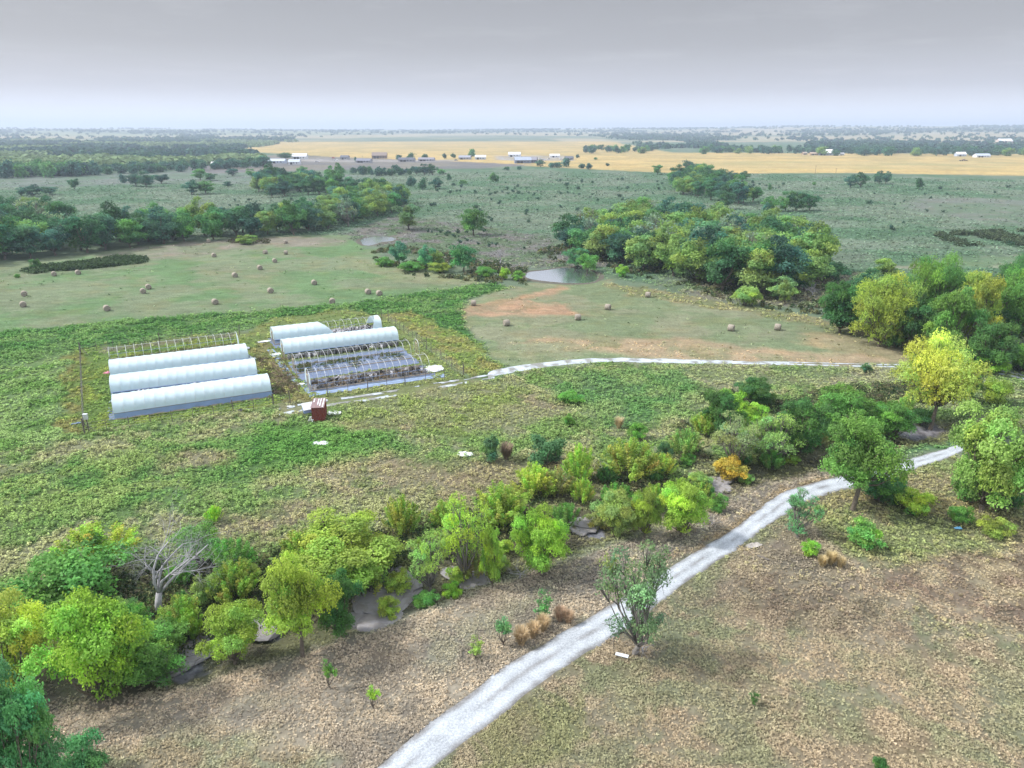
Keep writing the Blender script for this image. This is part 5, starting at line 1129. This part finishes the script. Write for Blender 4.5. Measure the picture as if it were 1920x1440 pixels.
# ------------------------------------------------------------------ far farm buildings
def building(px, wpx, h, depth, wallc, roofc, label, name='farm_building', rz=0, pitch=.28, doors=1, windows=0, open_front=False):
    X, Y = P(*px); Zd = Y * CP + H * SP; w_ = wpx * Zd / F
    t = thing(name, label, 'building', (X, Y, hz(X, Y)), rz); rh = depth * pitch
    b = MB(); b.add([(-w_/2,-depth/2,-.5),(w_/2,-depth/2,-.5),(w_/2,depth/2,-.5),(-w_/2,depth/2,-.5),(-w_/2,-depth/2,h),(w_/2,-depth/2,h),(w_/2,depth/2,h),(-w_/2,depth/2,h),(-w_/2,0,h+rh),(w_/2,0,h+rh)], [(0,1,5,4),(1,2,6,9,5),(2,3,7,6),(3,0,4,8,7)])
    o = link('wall', b.mesh('wall', M_wall), t); o.color = (*wallc, 1)
    e = .5; b = MB(); k = rh / (depth / 2)
    b.add([(-w_/2-e,-depth/2-e,h-e*k+.05),(w_/2+e,-depth/2-e,h-e*k+.05),(w_/2+e,0,h+rh+.05),(-w_/2-e,0,h+rh+.05),(-w_/2-e,depth/2+e,h-e*k+.05),(w_/2+e,depth/2+e,h-e*k+.05),
           (-w_/2-e,-depth/2-e,h-e*k+.2),(w_/2+e,-depth/2-e,h-e*k+.2),(w_/2+e,0,h+rh+.2),(-w_/2-e,0,h+rh+.2),(-w_/2-e,depth/2+e,h-e*k+.2),(w_/2+e,depth/2+e,h-e*k+.2)],
          [(6,7,8,9),(9,8,11,10),(1,0,3,2),(2,3,4,5),(0,1,7,6),(1,2,8,7),(2,5,11,8),(5,4,10,11),(4,3,9,10),(3,0,6,9)])
    o = link('roof', b.mesh('roof', M_roof), t); o.color = (*roofc, 1)
    for i in range(doors):
        x_ = -w_/2 + w_ * (i + 1) / (doors + 1 + windows); b = MB(); dw = w_ * .8 if open_front else min(3.6, w_ * .2); b.box(0 if open_front else x_, -depth/2 - .03, 0, dw, .08, h * .78); link('door', b.mesh('door', M_dark), t)
    for i in range(windows):
        x_ = -w_/2 + w_ * (doors + i + 1) / (doors + 1 + windows); b = MB(); b.box(x_, -depth/2 - .03, h * .35, 1.6, .08, 1.3); link('window', b.mesh('window', M_glass), t)
WH = (.62,.64,.68); LB = (.40,.46,.56); GY = (.30,.31,.34); BR = (.20,.16,.14); DB = (.10,.11,.14)
B_ = [((563,298),26,4,14,WH,WH,'long white roofed shed at the left end of the far farm row'),((520,306),34,3,9,LB,LB,'low pale blue shed left of the far farm row'),((553,308),20,3.2,10,WH,LB,'white shed behind the pale blue one'),
 ((403,311),9,3,7,WH,WH,'small white hut among the left trees'),((385,309),5,3,6,WH,LB,'tiny white hut left of the small white hut'),((647,299),15,3.4,9,GY,DB,'dark roofed shed left of the brown house'),
 ((712,297),27,4.5,16,BR,BR,'large brown house with a broad hipped brown roof'),((683,305),28,2.8,9,GY,(.16,.17,.22),'low grey barn below the brown house'),((763,303),30,2.8,9,GY,DB,'long dark roofed shed right of the brown house'),
 ((800,302),30,2.6,8,GY,(.2,.2,.24),'long grey shed in the middle of the farm row'),((872,299),22,3.2,9,GY,(.26,.28,.34),'grey house with a tree behind it'),((901,299),20,3.6,9,LB,WH,'pale blue walled shed with a white roof'),
 ((965,294),22,4,12,WH,WH,'white barn left in the centre farmyard'),((980,306),30,4.2,12,(.16,.19,.27),(.30,.35,.45),'blue-grey barn closest to the pasture'),((1001,305),12,3.8,12,DB,(.2,.2,.24),'dark open-sided lean-to beside the blue-grey barn'),
 ((1040,295),18,3,8,WH,WH,'white trailer home right in the centre farmyard'),((1067,300),15,3,8,GY,DB,'small grey shed at the right end of the centre farmyard'),
 ((1546,291),27,4.2,20,LB,(.78,.8,.84),'barn with a shining white roof before the far right trees'),((1800,293),16,3.5,12,LB,WH,'small pale barn at far right'),((1840,295),28,3,10,WH,LB,'long low white shed at far right'),
 ((1525,291),14,2.8,8,(.36,.26,.18),(.36,.28,.22),'low tan shed left of the shining white roof'),((1508,290),8,2.6,7,(.32,.24,.18),(.3,.25,.2),'tiny tan shed left of the low tan shed'),((1577,291),9,2.4,7,WH,GY,'tiny white shed right of the shining white roof'),
 ((1882,268),24,6,26,(.5,.42,.36),WH,'pale building high on the far right slope')]
for i, (px, wp, h, dp, wc, rc, lb) in enumerate(B_): building(px, wp, h, dp, wc, rc, lb, 'farm_building' if 'house' not in lb else 'farm_house', R(random.uniform(-12, 12)), doors=1 + (wp > 24), windows=2 if wp > 18 else 1)
# parked vehicles in the farmyard: small but shaped
def vehicle(px, c, label, l=5, name='parked_car', cat='car'):
    X, Y = P(*px); t = thing(name, label, cat, (X, Y, hz(X, Y)), random.uniform(-.4, .4)); b = MB()
    s = [(-l/2,.35),(l/2,.35),(l/2,.95),(l*.28,1.05),(l*.14,1.65),(-l*.3,1.65),(-l*.42,1.05),(-l/2,1.0)]; n = len(s)
    b.add([(x_, -.9, z_) for x_, z_ in s] + [(x_, .9, z_) for x_, z_ in s], [tuple(reversed(range(n))), tuple(range(n, 2 * n))] + [(i, (i + 1) % n, n + (i + 1) % n, n + i) for i in range(n)][::1])
    o = link('body', b.mesh('body', M_wall), t); o.color = (*c, 1)
    for x_ in (-l*.3, l*.3):
        for y_ in (-.9, .9): b = MB(); b.tube([(x_, y_ - .1, .35), (x_, y_ + .1, .35)], .35, 10); link('wheel', b.mesh('wheel', M_black), t)
    b = MB(); b.box(-.08 * l, 0, 1.12, l * .4, 1.84, .42); link('window', b.mesh('window', M_glass), t)
for px, c, lb, l in (((1012,298),WH,'white car parked left in the centre farmyard',5),((1020,300),WH,'white van parked in the middle of the centre farmyard',6.5),((1029,299),(.5,.5,.52),'silver car parked beside the white van',5),((1052,299),WH,'white car parked below the white trailer home',5),
    ((630,301),WH,'white truck parked left of the dark roofed shed',7),((625,297),(.5,.06,.04),'red vehicle parked left of the brown house',5),((855,301),(.1,.1,.12),'dark car parked left of the grey house',5),((595,304),(.45,.46,.5),'grey truck parked near the pale blue sheds',7)): vehicle(px, c, lb, l)
# farm machine in the gold grass
X, Y = P(1806, 302); t = thing('hay_rake', 'dark farm machine standing alone in the gold grass at right', 'machine', (X, Y, hz(X, Y)))
b = MB(); b.tube([(-6,0,1),(6,0,1.2)], .3, 6); b.tube([(-5,-2,.4),(0,1,2.6),(5,-2,.4)], .25, 5); link('frame', b.mesh('frame', M_post), t); b = MB(); b.box(.5, 0, 1.0, 3.0, 1.8, 1.6); link('cab', b.mesh('cab', M_rust), t)
for x_ in (-4.5, -1.2, 2.2, 5): b = MB(); b.tube([(x_, -.25, .75), (x_, .25, .75)], .75, 10); link('wheel', b.mesh('wheel', M_black), t)

# ------------------------------------------------------------------ rocks of the creek bed
def rock_mesh(seed, flat=.3):
    g = np.random.default_rng(seed); b = bmesh.new(); bmesh.ops.create_icosphere(b, subdivisions=3, radius=1)
    for v in b.verts:
        n_ = vnoise(np.array([v.co.x * 1.6 + seed]), np.array([v.co.y * 1.6 + v.co.z]), seed)[0]; k = .78 + .45 * n_
        v.co = Vector((round(v.co.x * 3.2) / 3.2 * .35 + v.co.x * .65, v.co.y, v.co.z * flat)) * k; v.co.z = min(v.co.z, flat * .55)
    me = bpy.data.meshes.new('rock_slab'); b.to_mesh(me); b.free(); me.materials.append(M_rock); return me
M_rock = mat('creek_rock', (.26,.255,.27), .9, .22, 2.5, .5, c2=(.19,.18,.18))
RK = [rock_mesh(s) for s in (1, 2, 3, 4)]
g2 = random.Random(5); rk_i = 0
RPX = [(688,1128),(722,1122),(735,1142),(700,1160),(715,1168),(752,1108),(762,1094),(738,1076),(695,1145),(710,1110),(355,1222),(346,1232),(372,1222),(485,1174),(700,1120),(715,1140),(690,1155),(740,1128),(725,1105),(755,1098),(705,1100),(672,1160),(745,1085),(730,1092),(768,1110),(865,1082),(880,1092),(905,1090),(895,1078),(850,1075),(1085,993),(1100,987),(1095,980),(1112,982),(1335,903),(1345,910),(1352,900),(350,1225),(360,1232),(342,1240),(355,1215),(365,1210),(480,1170),(495,1178)]
for px in RPX:
    X, Y = P(*px); s = g2.uniform(.7, 1.7); o = link('rock_slab', RK[g2.randrange(4)], None, (X, Y, hz(X, Y) + .06), g2.random() * 6, (s * 1.4, s, s * .8)); w_ = 'among the largest slabs below the dark green tree' if px[0] < 780 and px[0] > 600 else 'in the creek bed'
    grp = ('left creek slabs','flat grey rock slab in the creek bed at the left, under the olive tree') if px[0] < 600 else ('main creek slabs','flat grey rock slab in the open creek bed right of the dark green tree') if px[0] < 800 else ('middle creek slabs','flat grey rock slab under the column tree') if px[0] < 1000 else ('pale creek slabs','pale rock slab left of the lemon-green tree') if px[0] < 1200 else ('upper creek slabs','pale rock slab left of the road below the orange-gold bush')
    setp(o, grp[1], 'rock', grp[0])
# golden grass tufts (things) near the road
def tuft_mesh(seed, n=420):
    g = np.random.default_rng(seed); a = g.random(n) * 6.283; l = .35 + .65 * g.random(n) ** .5; hh = .6 + .9 * g.random(n)
    p0 = np.stack([np.cos(a) * .25 * g.random(n), np.sin(a) * .25 * g.random(n), np.zeros(n)], 1); p1 = np.stack([np.cos(a) * l * .55, np.sin(a) * l * .55, hh], 1); p2 = p1 + np.stack([np.cos(a) * l * .22, np.sin(a) * l * .22, hh * .1], 1)
    w_ = np.stack([-np.sin(a), np.cos(a), 0 * a], 1) * .022; V = np.stack([p0 - w_, p0 + w_, p1 + w_, p1 - w_, p2 + w_ * .3, p2 - w_ * .3], 1).reshape(-1, 3); i = np.arange(n)[:, None] * 6
    F_ = np.vstack([i + np.array([[0,1,2,3]]), i + np.array([[3,2,4,5]])]); t = np.repeat(1 + .15 * g.normal(size=(n, 1)), 6, 0) * np.ones(3)
    return mesh_np('grass_tuft', V, F_, M_leaf, np.clip(t, .4, 1.6))
TF = [tuft_mesh(s) for s in (1, 2, 3)]
for px, s, lb, c in (((1557,1058),1.15,'tall golden grass tuft beside the fresh green round shrub',(.62,.52,.30)),((1541,1062),.95,'left part of the golden tuft group below the leaning tree',(.62,.52,.30)),((1575,1064),.95,'right end of the golden tuft group below the leaning tree',(.58,.49,.30)),((1050,1163),1.1,'reddish dry tuft between the sapling and the road',(.56,.42,.30)),((1066,1168),1.0,'reddish dry tuft nearest the road above the golden ones',(.56,.43,.30)),
    ((1018,1182),1.2,'golden tuft touching the road edge, upper of three',(.62,.50,.32)),((1000,1195),1.2,'golden tuft touching the road edge, middle of three',(.62,.49,.31)),((978,1208),1.3,'golden tuft touching the road edge, lowest of three',(.60,.48,.31)),((1160,803),1.4,'straw coloured tuft in the far weedy field',(.62,.53,.34)),((950,860),1.8,'brown dry heap between the two blue-green round shrubs',(.34,.27,.20)),((1690,640),2.0,'straw tuft by the wood at the end of the hay field',(.56,.49,.32)),((1675,636),1.8,'left straw tuft by the wood at the end of the hay field',(.54,.47,.32))):
    X, Y = P(*px); o = link('grass_tuft', TF[random.randrange(3)], None, (X, Y, hz(X, Y)), random.random() * 6, (s * .8, s * .8, s * .75)); o.color = (*c, 1); setp(o, lb, 'grass tuft')
# weed island in the hay field and bushes along it
island = W([(45,508),(70,500),(150,492),(225,480),(275,484),(270,492),(180,502),(100,508),(60,513)]); g = np.random.default_rng(66); sp5 = []
while len(sp5) < 420:
    p = island.min(0) + g.random(2) * (island.max(0) - island.min(0))
    if inpoly(np.array([p[0]]), np.array([p[1]]), island)[0]: sp5.append((p[0], p[1], .9 + .8 * g.random()))
clumps('weed_island', 'dark green island of tall weeds left uncut in the left hay field', sp5, [(.05,.09,.04),(.07,.115,.05)], .42, 40, 1.3, 35)
mound = [(*P(428 + 80 * random.random(), 449 + 8 * random.random()), 1.3) for _ in range(70)]
clumps('mound_weeds', 'brown dirt mound with weeds in front of the left field belt', mound, [(.10,.085,.06),(.09,.11,.05)], .4, 20, .8, 36)
thk = W([(1750,440),(1950,432),(2000,460),(1800,462)]); sp6 = []
while len(sp6) < 380:
    p = thk.min(0) + g.random(2) * (thk.max(0) - thk.min(0))
    if inpoly(np.array([p[0]]), np.array([p[1]]), thk)[0] and fbm(p[0], p[1], 14, 2, 3) > .45: sp6.append((p[0], p[1], 1.2 + g.random()))
clumps('pasture_thicket', 'dark low thicket in the right hand pasture', sp6, [(.06,.095,.05),(.08,.11,.06)], .55, 34, 1.8, 37)
for nm, poly_, lab_, n_ in (('undergrowth', [(1000,470),(1060,500),(1150,510),(1240,530),(1380,570),(1560,600),(1700,660),(1920,700),(1960,640),(1560,540),(1500,480),(1340,440),(1160,440)], 'scrubby undergrowth round the pond wood and the right hand wood', 1400), ('creek_scrub', [(0,1270),(340,1215),(560,1160),(760,1060),(900,1020),(1080,960),(1340,890),(1500,840),(1700,780),(1760,740),(1700,720),(1300,740),(1250,860),(1000,900),(700,1000),(350,1060),(0,1100)], 'scrubby undergrowth between the trees of the creek row', 1500), ('pond_scrub', [(680,480),(760,515),(900,528),(985,535),(985,500),(900,480),(740,462)], 'scrub along the hay field edge between the ponds', 420)):
    pw = W(poly_); sp7 = []
    while len(sp7) < n_:
        p = pw.min(0) + g.random(2) * (pw.max(0) - pw.min(0))
        if inpoly(np.array([p[0]]), np.array([p[1]]), pw)[0] and fbm(p[0], p[1], 9, 2, 13) > .46 and not any(inpoly(np.array([p[0]]), np.array([p[1]]), k_)[0] for k_ in KEEPOUT): sp7.append((p[0], p[1], .5 + 1.0 * g.random()))
    near_ = nm == 'creek_scrub'
    clumps(nm, lab_, sp7, [(.07,.11,.05),(.10,.13,.055),(.15,.14,.09),(.05,.085,.04),(.17,.18,.08)], .2 if near_ else .38, 46 if near_ else 30, .7 if near_ else 1.1, 38)

for gi in range(8): KEEPOUT.append(rect(gi, -.2, Ls[gi], -2.6, 2.6, 0))
KEEPOUT.append(rect(6, 0, Ls[6], -6, 5, 0)); KEEPOUT.append(rect(4, 0, Ls[4], -4.6, 2, 0)); KEEPOUT.append(rect(1, 0, Ls[1], -4.2, 2, 0)); KEEPOUT.append(rect(2, 0, Ls[2], -4.2, 2, 0)); KEEPOUT.append(rect(7, 0, Ls[7], -5, 2, 0))
scatter('weeds', 'leafy green weeds growing thick over the fields', 'weeds', 200000, 60, 240, 71, 'weed', .155, 11, .32, 1.0, (3.05,3.0,2.35))
scatter('dry_grass', 'dry brownish grass on the near slopes and banks', 'grass', 300000, 32, 140, 72, 'grass', .085, 7, .08, .85, (3.0,2.85,2.7), 44)
scatter('field_grass', 'short grass on the yards and mid fields', 'grass', 80000, 85, 330, 73, 'grass', .17, 4, .10, .5, (2.1,2.15,2.0))
scatter('pasture_weeds', 'low weeds and rough grass dotted over the middle pasture', 'weeds', 150000, 225, 760, 74, 'weed', .30, 3, .35, 1.6, (1.7,1.75,1.65))
pp = W([(-1500,520),(-1500,330),(3400,330),(3400,560)])
# ------------------------------------------------------------------ haze
hb = bpy.data.meshes.new('haze'); b = bmesh.new(); bmesh.ops.create_cube(b, size=1)
for v in b.verts: v.co = Vector((v.co.x * 36000, v.co.y * 36000, -8 if v.co.z < 0 else 190))
b.to_mesh(hb); b.free(); hm = bpy.data.materials.new('haze_air'); hm.use_nodes = True; t = hm.node_tree; t.nodes.clear(); out = N(t, 'ShaderNodeOutputMaterial'); pv = N(t, 'ShaderNodeVolumePrincipled')
pv.inputs['Color'].default_value = (.67,.80,1,1); pv.inputs['Density'].default_value = 1.7e-4; pv.inputs['Anisotropy'].default_value = .1; L(t, pv.outputs[0], out.inputs['Volume']); hb.materials.append(hm)
setp(link('haze', hb), 'pale blue haze over the distant land', 'haze', kind='stuff')
sc.render.resolution_x, sc.render.resolution_y = 1024, 768
if hasattr(sc, 'cycles'): sc.cycles.volume_bounces = 0; sc.cycles.transparent_max_bounces = 8
print('objects', len(bpy.data.objects))
